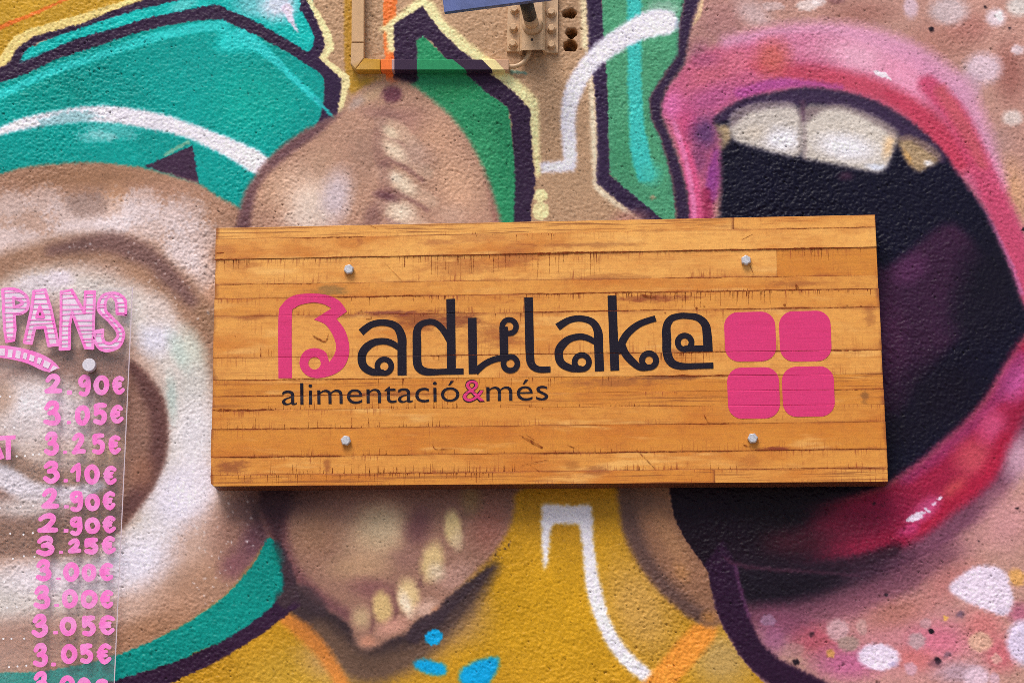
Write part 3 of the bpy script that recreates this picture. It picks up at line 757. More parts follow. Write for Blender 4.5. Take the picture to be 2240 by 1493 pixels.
P.blob(1955, 1452, 16, 8, (130, 120, 160), 0.5)
for pts, w in (([(1984, 1138), (2000, 1132), (2012, 1124), (2020, 1122)], [5, 13, 15, 6]), ([(2026, 1112), (2032, 1118)], [8, 6]), ([(2041, 1102), (2046, 1099)], [4, 5]), ([(2054, 1090), (2059, 1087)], [6, 6])):
    P.line(pts, w, (232, 214, 236), soft=2.5, dust=0.8)
P.line([(1912, 156), (1925, 162), (1938, 166), (1946, 174)], [5, 12, 11, 5], (238, 222, 232), soft=2.5, dust=0.8)
P.fill([(1540, 1235), (1549, 1249), (1555, 1283), (1564, 1331), (1582, 1371), (1612, 1425), (1643, 1465), (1679, 1492), (1760, 1560), (1960, 1560), (1810, 1492), (1749, 1462), (1703, 1440), (1667, 1407), (1640, 1352), (1620, 1292), (1609, 1234), (1580, 1180)], (44, 20, 46), smooth=False, soft=2)
P.line([(1585, 1219), (1609, 1232), (1673, 1243), (1794, 1251), (1880, 1258)], [4, 8, 8, 6, 3], (88, 48, 68), soft=8, op=0.55)
P.line([(1609, 1234), (1616, 1270), (1626, 1306), (1640, 1352)], [6, 7, 8, 6], (104, 56, 98), soft=7, op=0.6)
P.clip = None
# purple outline left of the lips
P.fill([(1500, -80), (1497, 0), (1487, 50), (1482, 121), (1454, 161), (1420, 214), (1423, 255), (1444, 301), (1460, 352), (1474, 419), (1479, 472), (1482, 560), (1514, 560), (1509, 472), (1504, 419), (1490, 368), (1467, 301), (1447, 255), (1447, 228), (1460, 191), (1497, 141), (1504, 100), (1514, 50), (1531, 0), (1545, -80)], (52, 36, 64), smooth=False, soft=2)
P.blob(1482, 56, 10, 24, (190, 186, 216), 0.6)
# drilled holes by the bracket: broken plaster shows orange brick
for x, y, rx, ry in ((1246, 29, 17, 12), (1250, 72, 14, 13), (1247, 100, 18, 17)):
    P.blob(x + 1, y, rx, ry, (150, 104, 62), 1, core=0.72)
    P.blob(x - 3, y + 2, rx * 0.6, ry * 0.7, (74, 46, 32), 0.9, core=0.4)  # shade of the hole's depth, painted into its middle
P.line([(1120, 157), (1150, 160)], [8, 6], (96, 156, 150), soft=5, op=0.7)

# wear: slightly uneven coats, rough paint edges that follow the stucco grain
img = P.img
jx, jy = fnoise(0.9, seed=21) * 0.5, fnoise(0.9, seed=22) * 0.5
yy, xx = np.mgrid[0:GH, 0:GW]
sx, sy = np.clip(xx + jx, 0, GW - 1.001), np.clip(yy + jy, 0, GH - 1.001)
ix, iy = sx.astype(int), sy.astype(int)
fx, fy = (sx - ix)[..., None], (sy - iy)[..., None]
img = (img[iy, ix] * (1 - fx) + img[iy, ix + 1] * fx) * (1 - fy) + (img[iy + 1, ix] * (1 - fx) + img[iy + 1, ix + 1] * fx) * fy
img = lin(np.clip(img, 0, 1) * 255)
img *= (1 + 0.035 * n_x + 0.03 * fnoise(9, seed=23) + 0.07 * fnoise(0.55, seed=24))[..., None]
pit_shade = np.clip(pits * 1.6, 0, 0.75)[..., None]                     # shade of the stucco pits, darkened into the paint colour
img = img * (1 - pit_shade) + img * 0.5 * pit_shade + 0.006 * pit_shade
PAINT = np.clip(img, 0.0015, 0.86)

# ------------------------------------------------------------------ the wall: one mesh, stucco relief in the geometry
AMP = 0.00040
uneven = np.clip(1 + 0.28 * fnoise(40, seed=8) + 0.15 * fnoise(12, seed=9), 0.45, 1.7)
yoff = -AMP * relief * uneven + 0.0022 * pits * uneven - 0.0012 * n_x * 0.5
gh = np.zeros((GH, GW))
for x, y, rx, ry, dep in ((1246, 29, 15, 10, 0.030), (1250, 72, 12, 11, 0.032), (1247, 100, 14, 13, 0.026)):
    c = to_grid([(x, y)])[0]
    ang = np.arctan2(yy - c[1], xx - c[0])
    d = np.hypot((xx - c[0]) / (rx * K), (yy - c[1]) / (ry * K)) + 0.10 * np.sin(3 * ang + x) + 0.07 * np.sin(5 * ang + y) + 0.04 * n_m
    t = np.clip((1.12 - d) / 0.34, 0, 1)
    gh = np.maximum(gh, dep * t)
yoff = yoff + gh
xs = X0 + np.arange(GW) * STEP
zs = Z1 - np.arange(GH) * STEP
V = np.empty((GH, GW, 3), np.float32)
V[..., 0] = xs[None, :]
V[..., 1] = yoff
V[..., 2] = zs[:, None]
idx = np.arange(GH * GW).reshape(GH, GW)
quads = np.stack([idx[:-1, :-1], idx[1:, :-1], idx[1:, 1:], idx[:-1, 1:]], -1).reshape(-1, 4)
# plain wall round the mural patch: rings of quads, and a back
XA, XB, ZA, ZB = -9.0, 9.0, 0.0, 6.0
xe, ze = float(xs[-1]), float(zs[-1])
ex = np.array([(XA, 0, ZB), (X0, 0, ZB), (xe, 0, ZB), (XB, 0, ZB), (XA, 0, Z1), (XB, 0, Z1), (XA, 0, ze), (XB, 0, ze), (XA, 0, ZA), (X0, 0, ZA), (xe, 0, ZA), (XB, 0, ZA),
               (X0, 0, Z1), (xe, 0, Z1), (X0, 0, ze), (xe, 0, ze),
               (XA, .3, ZB), (XB, .3, ZB), (XA, .3, ZA), (XB, .3, ZA)], np.float32)
n0 = GH * GW
exq = np.array([(0, 4, 12, 1), (1, 12, 13, 2), (2, 13, 5, 3), (4, 6, 14, 12), (13, 15, 7, 5), (6, 8, 9, 14), (14, 9, 10, 15), (15, 10, 11, 7),
                (16, 18, 8, 0), (3, 11, 19, 17), (17, 19, 18, 16), (0, 3, 17, 16), (8, 18, 19, 11)]) + n0
verts = np.concatenate([V.reshape(-1, 3), ex])
faces = np.concatenate([quads, exq])
wm = bpy.data.meshes.new('mural_wall')
wm.vertices.add(len(verts)); wm.vertices.foreach_set('co', verts.ravel())
wm.loops.add(len(faces) * 4); wm.loops.foreach_set('vertex_index', faces.ravel().astype(np.int32))
wm.polygons.add(len(faces)); wm.polygons.foreach_set('loop_start', np.arange(0, len(faces) * 4, 4, dtype=np.int32))
sm = np.ones(len(faces), bool); sm[-13:] = False
wm.polygons.foreach_set('use_smooth', sm)
wm.update(calc_edges=True)
att = wm.attributes.new('paint', 'FLOAT_COLOR', 'POINT')
cols = np.ones((len(verts), 4), np.float32)
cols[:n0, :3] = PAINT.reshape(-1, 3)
cols[n0:, :3] = lin(TAN)
att.data.foreach_set('color', cols.ravel())
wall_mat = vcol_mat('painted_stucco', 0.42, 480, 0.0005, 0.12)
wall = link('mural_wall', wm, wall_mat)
tag(wall, 'rough stucco wall covered in a spray-painted mural of an open mouth and a doughnut', 'wall')


# ------------------------------------------------------------------ ribbons, polygons and other flat lettering as meshes on a plane
def path_px(pts, smooth=True, closed=False):
    return catmull(pts, closed=closed, n=10) if smooth else np.array([p[:2] for p in pts], float)
def mpp(y):
    a = on_plane([(1100, 750), (1200, 750)], y)
    return np.linalg.norm(a[1] - a[0]) / 100.0
class Flat:
    """collects flat shapes in (x, z) at small steps off a plane"""
    def __init__(s, y, step=0.00012, levels=1000):
        s.y, s.step, s.v, s.f, s.k, s.levels = y, step, [], [], 0, levels
    def _add(s, xz, faces):
        y = s.y - (s.k % s.levels) * s.step
        s.k += 1
        o = len(s.v)
        s.v += [(p[0], y, p[1]) for p in xz]
        s.f += [tuple(o + i for i in f) for f in faces]
    def ribbon(s, pts, w, smooth=True, closed=False, caps=False):
        Q = path_px(pts, smooth, closed)
        wv = np.interp(np.linspace(0, 1, len(Q)), np.linspace(0, 1, len(w)), w) if hasattr(w, '__len__') else np.full(len(Q), float(w))
        xz = on_plane(Q, s.y)
        hw = wv * 0.5 * mpp(s.y)
        n = len(xz)
        if closed:
            tg = np.roll(xz, -1, 0) - np.roll(xz, 1, 0)
        else:
            tg = np.gradient(xz, axis=0)
            if not smooth and n > 2:
                sg = xz[1:] - xz[:-1]
                sg = sg / np.linalg.norm(sg, axis=1)[:, None]
                tg[1:-1] = sg[1:] + sg[:-1]
                tg[0], tg[-1] = sg[0], sg[-1]
        tg = tg / (np.linalg.norm(tg, axis=1)[:, None] + 1e-12)
        nr = np.stack([-tg[:, 1], tg[:, 0]], 1)
        A, Bv = xz + nr * hw[:, None], xz - nr * hw[:, None]
        vs = list(A) + list(Bv)
        m = n if closed else n - 1
        fs = [(i, n + i, n + (i + 1) % n, (i + 1) % n) for i in range(m)]
        if caps and not closed:
            for e, sgn in ((0, -1), (n - 1, 1)):
                b = len(vs)
                t0, r0 = tg[e] * sgn, hw[e]
                arc_ = [xz[e] + (nr[e] * math.cos(a) + t0 * math.sin(a)) * r0 for a in np.linspace(0, math.pi, 7)]
                vs += arc_
                fs.append(tuple(range(b, b + 7)))
        s._add(vs, fs)
    def poly(s, loops, smooth=True):
        L3, xz = [], []
        for lp in loops:
            q = on_plane(path_px(lp, smooth, True), s.y)
            L3.append([Vector((p[0], p[1], 0)) for p in q])
            xz += list(q)
        s._add(xz, [tuple(t) for t in tessellate_polygon(L3)])
    def ring(s, c, ro, ri, n=28):
        r, w = (ro + ri) / 2, ro - ri
        s.ribbon([(c[0] + r * math.cos(2 * math.pi * i / n), c[1] + r * math.sin(2 * math.pi * i / n)) for i in range(n)], w, smooth=False, closed=True)
    def build(s, name, mat, parent, grooves=None):
        me = mesh_from(name, s.v, s.f)
        if grooves:
            drape(me, grooves)
        bm = bmesh.new(); bm.from_mesh(me)
        for f in bm.faces:
            if f.normal.y > 0: f.normal_flip()
        bm.to_mesh(me); bm.free()
        return link(name, me, mat, parent)
def drape(me, grooves):
    """press a painted film a little way into the joints between the boards"""
    bm = bmesh.new(); bm.from_mesh(me)
    x0, x1 = min(v.co.x for v in bm.verts), max(v.co.x for v in bm.verts)
    z0, z1 = min(v.co.z for v in bm.verts), max(v.co.z for v in bm.verts)
    for (ax, az), (bx, bz) in grooves:
        if max(az, bz) < z0 - .01 or min(az, bz) > z1 + .01: continue
        nx, nz = -(bz - az), (bx - ax)
        l = math.hypot(nx, nz); nx, nz = nx / l, nz / l
        for off in (-0.0011, 0.0, 0.0011):
            bmesh.ops.bisect_plane(bm, geom=bm.verts[:] + bm.edges[:] + bm.faces[:], dist=1e-6, plane_co=(ax + nx * off, 0, az + nz * off), plane_no=(nx, 0, nz))
        for v in bm.verts:
            d = (v.co.x - ax) * nx + (v.co.z - az) * nz
            if abs(d) < 1e-4: v.co.y += 0.0007
    bm.to_mesh(me); bm.free()

# ------------------------------------------------------------------ wooden shop sign
SY = -0.050
ROWL = [498.5, 524, 568, 622.6, 653.5, 692.6, 783, 831, 866.6, 897, 938.5, 1000, 1039, 1062.5]
ROWR = [469.5, 496, 540, 602, 631, 671, 765, 818, 851, 884, 922, 981, 1022, 1053.0]
XLt, XLb, XRt, XRb = 473.0, 459.8, 1914.0, 1943.0
def edge_pt(px, row):
    """point on joint line `row` at about px"""
    yl, yr = ROWL[row], ROWR[row]
    return (px, yl + (yr - yl) * (px - 466) / (1928 - 466))
def xl(row): return XLt + (XLb - XLt) * (ROWL[row] - 498.5) / 564.0
def xr(row): return XRt + (XRb - XRt) * (ROWR[row] - 469.5) / 583.5
sp = on_plane([(1200, 1058)], SY)[0]
sign = empty('wooden_sign', (float(sp[0]), 0.0, float(sp[1])))
tag(sign, 'wide wooden plank sign with pink and black shop lettering, bolted across the mural', 'sign')

wood, N, L, B = new_mat('honey_wood')
tcn = N.new('ShaderNodeTexCoord')
tcn.object = sign
obj_co, gen = tcn.outputs['Object'], tcn.outputs['Generated']
info = N.new('ShaderNodeObjectInfo')
rnd = info.outputs['Random']
cmb = N.new('ShaderNodeCombineXYZ')
for i in (0, 1, 2):
    L.new(math_node(N, L, 'MULTIPLY', rnd, (37.0, 5.0, 11.0)[i]), cmb.inputs[i])
vadd = N.new('ShaderNodeVectorMath'); vadd.operation = 'ADD'
L.new(obj_co, vadd.inputs[0]); L.new(cmb.outputs[0], vadd.inputs[1])
co = vadd.outputs[0]
sep = N.new('ShaderNodeSeparateXYZ'); L.new(gen, sep.inputs[0])
gx_, gz_ = sep.outputs[0], sep.outputs[2]
def prop(nm):
    a = N.new('ShaderNodeAttribute')
    a.attribute_type, a.attribute_name = 'OBJECT', nm
    return a.outputs['Fac']
p_grain, p_ticks = prop('grain'), prop('ticks')
base = mix_col(N, L, rnd, rgba((214, 138, 50)), rgba((244, 180, 94)))
blot = noise_node(N, L, co, 4, 4, 0.6, (1.0, 1, 3.0))
base = mix_col(N, L, ramp(N, L, blot, 0.44, 0.70, 0, 0.8), base, rgba((200, 114, 34)))
base = mix_col(N, L, ramp(N, L, noise_node(N, L, co, 6, 3, 0.6, (0.8, 1, 5.0)), 0.56, 0.72, 0, 0.7), base, rgba((246, 188, 106)))
mott = noise_node(N, L, co, 60, 3, 0.6, (1.0, 1, 1.6))
base = mix_col(N, L, ramp(N, L, mott, 0.42, 0.72, 0, 0.28), base, rgba((176, 96, 32)))
grain = noise_node(N, L, co, 10, 5, 0.65, (1.6, 1, 30), 0.3)
base = mix_col(N, L, math_node(N, L, 'MULTIPLY', ramp(N, L, grain, 0.50, 0.72, 0, 0.5), math_node(N, L, 'ADD', p_grain, 0.4)), base, rgba((176, 98, 36)))
gl = noise_node(N, L, co, 7, 3, 0.55, (0.8, 1, 40), 0.7)
gmask = ramp(N, L, noise_node(N, L, co, 2.6, 2, 0.5, (1, 1, 2)), 0.38, 0.60)
glv = math_node(N, L, 'MULTIPLY', math_node(N, L, 'MULTIPLY', ramp(N, L, gl, 0.52, 0.60), gmask), p_grain)
base = mix_col(N, L, math_node(N, L, 'MULTIPLY', glv, 0.75), base, rgba((120, 52, 24)))
# saw ticks running across the board, stronger towards its edges
tick = noise_node(N, L, co, 30, 2, 0.6, (11.0, 1, 0.5))
tmask = ramp(N, L, noise_node(N, L, co, 5, 3, 0.6, (1.3, 1, 4)), 0.44, 0.60)
edge = math_node(N, L, 'ABSOLUTE', math_node(N, L, 'SUBTRACT', gz_, 0.5), 0.0)
tj = math_node(N, L, 'ADD', edge, math_node(N, L, 'MULTIPLY', math_node(N, L, 'SUBTRACT', noise_node(N, L, co, 60, 2, 0.5, (4, 1, 0.1)), 0.5), 0.9))
tv = math_node(N, L, 'MULTIPLY', math_node(N, L, 'MULTIPLY', math_node(N, L, 'MULTIPLY', ramp(N, L, tick, 0.54, 0.64), tmask), ramp(N, L, tj, 0.05, 0.40)), p_ticks)
base = mix_col(N, L, math_node(N, L, 'MULTIPLY', tv, 0.8), base, rgba((150, 66, 28)))
# stains with a place of their own
def stain(px, py, rx, ry, c, k):
    global base
    g = on_plane([(px, py)], SY)[0]
    mp = N.new('ShaderNodeMapping'); mp.vector_type = 'POINT'
    m_ = mpp(SY)
    sc_ = (1 / (rx * m_), 0, 1 / (ry * m_))
    mp.inputs['Scale'].default_value = sc_
    mp.inputs['Location'].default_value = (-(g[0] - sp[0]) * sc_[0], 0, -(g[1] - sp[1]) * sc_[2])
    L.new(obj_co, mp.inputs['Vector'])
    ln = N.new('ShaderNodeVectorMath'); ln.operation = 'LENGTH'
    L.new(mp.outputs[0], ln.inputs[0])
    d = math_node(N, L, 'ADD', ln.outputs['Value'], math_node(N, L, 'MULTIPLY', math_node(N, L, 'SUBTRACT', stn, 0.5), 2.4))
    base = mix_col(N, L, ramp(N, L, d, 1.0, 0.2, 0, k), base, rgba(c))
stn = noise_node(N, L, co, 45, 5, 0.72, (0.7, 1, 2.2))
RB = (132, 58, 30)
for a in ((940, 700, 120, 30, RB, .75), (1010, 700, 70, 16, RB, .7), (860, 683, 90, 8, (126, 50, 44), .85), (1080, 735, 80, 36, (150, 72, 34), .6), (725, 636, 56, 18, (136, 104, 56), .75),
          (505, 1020, 50, 24, (142, 72, 36), .8), (716, 1020, 12, 24, (150, 76, 36), .7), (420 + 120, 1050, 30, 10, (150, 76, 36), .4), (1000, 580, 150, 26, (168, 88, 38), .55), (1130, 560, 60, 40, (160, 80, 36), .5),
          (1252, 1016, 26, 15, (180, 112, 44), .8), (1310, 1030, 44, 14, (160, 92, 44), .7), (1700, 980, 50, 7, (130, 48, 30), .9), (1904, 690, 18, 34, (158, 90, 44), .6), (1892, 868, 12, 18, (120, 76, 40), .7),
          (1450, 826, 130, 8, (120, 66, 40), .8), (1430, 652, 130, 12, (140, 54, 26), .8), (1320, 606, 160, 10, (160, 84, 36), .5), (1290, 535, 160, 8, (150, 78, 36), .6), (1740, 620, 90, 9, (150, 76, 36), .6),
          (520, 575, 60, 20, (164, 86, 36), .5), (490, 545, 40, 26, (170, 94, 44), .5), (1640, 1008, 40, 20, (182, 106, 44), .6), (1340, 836, 160, 14, (140, 74, 40), .5), (870, 862, 140, 8, (140, 66, 32), .6), (960, 530, 60, 12, (160, 84, 46), .5), (1050, 520, 90, 14, (162, 84, 46), .4)):
    stain(*a)
# reddish stain creeping from the joints
st = math_node(N, L, 'ADD', edge, math_node(N, L, 'MULTIPLY', math_node(N, L, 'SUBTRACT', noise_node(N, L, co, 9, 4, 0.65, (1.4, 1, 3)), 0.5), 0.34))
base = mix_col(N, L, ramp(N, L, st, 0.40, 0.56, 0, 0.8), base, rgba((142, 62, 28)))
ex_ = math_node(N, L, 'ABSOLUTE', math_node(N, L, 'SUBTRACT', gx_, 0.5), 0.0)
se = math_node(N, L, 'ADD', ex_, math_node(N, L, 'MULTIPLY', math_node(N, L, 'SUBTRACT', noise_node(N, L, co, 16, 4, 0.65), 0.5), 0.03))
base = mix_col(N, L, ramp(N, L, se, 0.494, 0.503, 0, 0.75), base, rgba((124, 54, 28)))
# sparse dark bruises
br = noise_node(N, L, co, 11, 5, 0.7, (1, 1, 3.2), 0.6)
base = mix_col(N, L, ramp(N, L, br, 0.62, 0.78, 0, 0.6), base, rgba((150, 70, 30)))
# side faces: darker brown than the front face
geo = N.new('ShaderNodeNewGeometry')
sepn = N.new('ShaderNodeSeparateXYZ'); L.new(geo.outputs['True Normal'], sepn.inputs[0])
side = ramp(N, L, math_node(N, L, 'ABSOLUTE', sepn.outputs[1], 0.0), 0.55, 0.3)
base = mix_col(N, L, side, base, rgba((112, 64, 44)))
L.new(base, B.inputs['Base Color'])
L.new(ramp(N, L, mott, 0.3, 0.7, 0.36, 0.55), B.inputs['Roughness'])
B.inputs['Specular IOR Level'].default_value = 0.3
b1 = bump(N, L, grain, 0.25, 0.0008)
b2 = bump(N, L, math_node(N, L, 'ADD', tv, glv), -0.4, 0.0006, b1)
L.new(b2, B.inputs['Normal'])

def plank(pxq, front, cut=None):
    q = on_plane(pxq, SY)
    c = q.mean(0)
    g, ch = 0.00004, 0.00045
    def inset(d):
        out = []
        n = len(q)
        for i in range(n):
            p, a, b = q[i], q[i - 1], q[(i + 1) % n]
            e1, e2 = (p - a) / np.linalg.norm(p - a), (b - p) / np.linalg.norm(b - p)
            n1, n2 = np.array([e1[1], -e1[0]]), np.array([e2[1], -e2[0]])
            if n1 @ (c - p) < 0: n1, n2 = -n1, -n2
            k = (n1 + n2) / max(0.5, 1 + n1 @ n2)
            out.append(p + k * d)
        return out
    o, i_ = inset(g), inset(g + ch)
    n = len(q)
    vs = [(p[0], -0.002, p[1]) for p in o] + [(p[0], front + ch * 0.8, p[1]) for p in o] + [(p[0], front, p[1]) for p in i_]
    fs = [tuple(range(n))[::-1], tuple(range(2 * n, 3 * n))]
    for k in range(n):
        k2 = (k + 1) % n
        fs += [(k, k2, n + k2, n + k), (n + k, n + k2, 2 * n + k2, 2 * n + k)]
    bm = bmesh.new()
    bv = [bm.verts.new(v) for v in vs]
    for f in fs: bm.faces.new([bv[k] for k in f])
    return bm_mesh('plank', bm)
GRAIN = [0.9, 0.1, 0.15, 0.15, 0.2, 0.15, 0.25, 0.9, 0.85, 0.15, 0.1, 0.2, 0.8]
TICKS = [0.3, 0.25, 0.9, 0.4, 1.0, 0.6, 0.5, 0.5, 0.9, 0.7, 0.5, 0.9, 0.9]
FRONT = [0.0002, -0.0006, 0.0008, 0.0004, 0.0002, 0.0, 0.0001, 0.0003, 0.0001, -0.0001, 0.0, 0.0004, -0.0003]
CUTS = {0: [1604], 2: [1699], 12: [1562]}
for r in range(13):
    xs_ = [None] + CUTS.get(r, []) + [None]
    for k in range(len(xs_) - 1):
        a, b = xs_[k], xs_[k + 1]
        ja, jb = random.uniform(-0.8, 0.6), random.uniform(-0.6, 0.6)
        tl = edge_pt(a, r) if a else (xl(r) + ja, ROWL[r]); bl = edge_pt(a + 1, r + 1) if a else (xl(r + 1) + ja, ROWL[r + 1])
        tr = edge_pt(b, r) if b else (xr(r) + jb, ROWR[r]); b_r = edge_pt(b + 1, r + 1) if b else (xr(r + 1) + jb, ROWR[r + 1])
        loop = [tl, tr, b_r, bl]
        if r == 12 and a is None:
            loop = [tl, tr, b_r, (bl[0] + 9, bl[1] + 0.6), (bl[0] + 2, bl[1] - 5)]
        o = link('plank', plank(loop, SY + FRONT[r] + random.uniform(-0.0001, 0.0001)), wood, sign)
        o['grain'], o['ticks'] = GRAIN[r], TICKS[r]
GRV = [tuple(map(tuple, on_plane([(xl(r), ROWL[r]), (xr(r), ROWR[r])], SY))) for r in range(1, 13)]

# saw cuts and scratches burnt into the boards; joint shadows drawn as dark ribbons
burn_and_shade = bpy.data.materials.new('burnt_mark_and_seam_shade'); burn_and_shade.use_nodes = True
N, L = burn_and_shade.node_tree.nodes, burn_and_shade.node_tree.links
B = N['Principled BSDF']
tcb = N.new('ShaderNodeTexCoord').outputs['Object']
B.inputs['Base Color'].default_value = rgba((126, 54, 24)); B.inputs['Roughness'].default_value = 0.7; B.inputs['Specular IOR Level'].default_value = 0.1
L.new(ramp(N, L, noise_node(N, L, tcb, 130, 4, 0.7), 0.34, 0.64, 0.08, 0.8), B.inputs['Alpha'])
fm = Flat(SY, 0.0)
def row_y(r): return SY + FRONT[r] - 0.00022
def saw(r, side, x0, x1, n, lmax, w=(0.8, 2.0)):
    fm.y = row_y(r)
    for _ in range(n):
        x = random.uniform(x0, x1)
        T_, Bt = edge_pt(x, r), edge_pt(x, r + 1)
        l = lmax * random.uniform(0.15, 1.0) ** 1.5
        a, b = (0.02, l) if side == 'T' else (1 - l, 0.98)
        dx = random.uniform(-1.0, 1.0)
        fm.ribbon([(x, T_[1] + (Bt[1] - T_[1]) * a), (x + dx, T_[1] + (Bt[1] - T_[1]) * b)], [random.uniform(*w), 0.5] if side == 'T' else [0.5, random.uniform(*w)], smooth=False)
for a in ((2, 'T', 880, 1310, 60, .9), (2, 'T', 490, 560, 14, .6), (2, 'T', 600, 880, 24, .3), (2, 'T', 1700, 1905, 22, .45), (4, 'T', 1340, 1700, 90, .9), (4, 'T', 1150, 1340, 26, .4), (4, 'T', 740, 1000, 30, .5), (4, 'T', 1700, 1910, 30, .4),
          (5, 'T', 900, 1200, 14, .3), (6, 'T', 920, 1330, 22, .4), (6, 'T', 1440, 1600, 26, .8), (3, 'B', 480, 800, 12, .2), (3, 'B', 1480, 1700, 20, .25), (7, 'T', 800, 1360, 30, .8), (8, 'B', 560, 1000, 46, .95), (8, 'B', 1000, 1440, 30, .4),
          (9, 'B', 470, 560, 12, .6), (9, 'B', 620, 1000, 34, .6), (10, 'B', 480, 1000, 34, .25), (10, 'B', 1000, 1340, 18, .3), (11, 'B', 560, 1140, 70, .7), (11, 'B', 1300, 1640, 24, .4), (12, 'T', 590, 1080, 70, 1.0), (12, 'T', 500, 590, 10, .9), (0, 'B', 960, 1100, 8, .5), (1, 'T', 1020, 1210, 10, .6), (5, 'B', 560, 640, 10, .3), (9, 'T', 1000, 1200, 6, .3)):
    saw(*a)
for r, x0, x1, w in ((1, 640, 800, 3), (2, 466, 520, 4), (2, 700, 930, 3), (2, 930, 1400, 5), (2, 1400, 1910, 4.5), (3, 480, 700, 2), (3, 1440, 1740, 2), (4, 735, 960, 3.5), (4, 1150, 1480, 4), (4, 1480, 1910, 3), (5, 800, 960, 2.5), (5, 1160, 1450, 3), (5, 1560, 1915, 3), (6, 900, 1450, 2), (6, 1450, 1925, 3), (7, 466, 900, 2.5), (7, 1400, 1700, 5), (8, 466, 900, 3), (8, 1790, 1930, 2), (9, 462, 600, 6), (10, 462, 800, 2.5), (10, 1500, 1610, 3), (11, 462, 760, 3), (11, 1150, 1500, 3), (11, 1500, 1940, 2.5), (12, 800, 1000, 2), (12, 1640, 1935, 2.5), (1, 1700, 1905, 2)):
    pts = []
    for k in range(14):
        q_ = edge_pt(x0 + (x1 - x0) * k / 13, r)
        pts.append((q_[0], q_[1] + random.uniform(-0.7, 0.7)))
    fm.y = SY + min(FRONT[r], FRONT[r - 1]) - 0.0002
    fm.ribbon(pts, [0.6] + [w * random.uniform(0.5, 1.2) for _ in range(9)] + [0.6])  # painted shadow line along an uneven joint
fm.y = SY - 0.0009
for sc_, w in ((zz(440, 460, 3.732, [(905, 1020), (960, 1050), (1015, 1070), (1040, 1005)]), [4, 5, 4, 1]), (zz(440, 460, 3.732, [(1495, 425), (1640, 575)]), [1.2, 1]), (zz(440, 460, 3.732, [(1345, 885), (1388, 885), (1384, 862)]), [2, 2, 2]),
               (zz(1400, 440, 3.555, [(790, 300), (880, 255)]), [1.5, 1]), (zz(1400, 440, 3.555, [(855, 500), (882, 562)]), [2, 1]), (zz(900, 780, 4.148, [(975, 705), (1080, 765), (1190, 825)]), [2, 7, 5]), (zz(900, 780, 4.148, [(1040, 705), (1110, 750)]), [1, 2]),
               (zz(900, 780, 4.148, [(1370, 785), (1480, 825)]), [1, 2.4]), (zz(900, 780, 4.148, [(190, 790), (225, 838), (370, 830)]), [2, 2, 1]), (zz(900, 780, 4.148, [(2040, 840), (2200, 1000)]), [2.5, 2]), (zz(900, 780, 4.148, [(980, 990), (1070, 968), (1245, 930)]), [1, 1.6, 1]), (zz(900, 780, 4.148, [(1075, 975), (1160, 1040)]), [1, 2]),
               (zz(1400, 780, 3.862, [(870, 740), (930, 765)]), [1.5, 6]), (zz(1400, 780, 3.862, [(30, 840), (120, 935)]), [2, 1]), (zz(1400, 780, 3.862, [(540, 490), (582, 565)]), [2, 3]), (zz(440, 460, 3.732, [(125, 350), (185, 345)]), [5, 1]), (zz(440, 460, 3.732, [(1365, 115), (1450, 155)]), [2, 1]),
               (zz(1400, 440, 3.555, [(1210, 640), (1225, 680)]), [3, 9]), (zz(1400, 440, 3.555, [(2, 720), (60, 740), (130, 745)]), [4, 6, 3])):
    fm.ribbon(sc_, w)
for x, y, r in zz(1400, 440, 3.555, [(440, 830, 3.0), (500, 815, 2.6), (1125, 805, 3.2), (1610, 810, 3), (1718, 815, 2.4), (195, 866, 2.4)]) + [(789.6, 679, 2.6), (514, 735, 1.2), (470, 806, 1.2)]:
    fm.poly([[(x + r * math.cos(a), y + 0.8 * r * math.sin(a)) for a in np.linspace(0, 2 * math.pi, 10, endpoint=False)]], smooth=False)
fm.build('saw_marks_and_seam_shade', burn_and_shade, sign)['kind'] = 'stuff'

def vinyl(name, c, dirt):
    m, N, L, B = new_mat(name)
    tc_ = N.new('ShaderNodeTexCoord'); tc_.object = sign
    o = tc_.outputs['Object']
    n1 = noise_node(N, L, o, 420, 2, 0.6)
    n2 = noise_node(N, L, o, 10, 5, 0.65, (1.2, 1, 30), 0.4)
    colr = mix_col(N, L, ramp(N, L, n2, 0.45, 0.75, 0, 0.5), rgba(c), rgba(dirt))
    colr = mix_col(N, L, ramp(N, L, noise_node(N, L, o, 900, 1), 0.70, 0.76, 0, 0.25), colr, rgba((150, 140, 150)))
    L.new(colr, B.inputs['Base Color'])
    B.inputs['Roughness'].default_value = 0.6
    B.inputs['Specular IOR Level'].default_value = 0.15
    L.new(bump(N, L, n2, 0.5, 0.0006, bump(N, L, n1, 0.3, 0.0002)), B.inputs['Normal'])
    return m
pink_v, black_v = vinyl('pink_vinyl', (217, 58, 118), (198, 50, 100)), vinyl('black_vinyl', (24, 18, 34), (32, 24, 38))
LY = SY - 0.0006
def letter(name, mat, build, label):
    f = Flat(LY)
    build(f)
    o = f.build(name, mat, sign, GRV)
    o['label'] = label
    return o
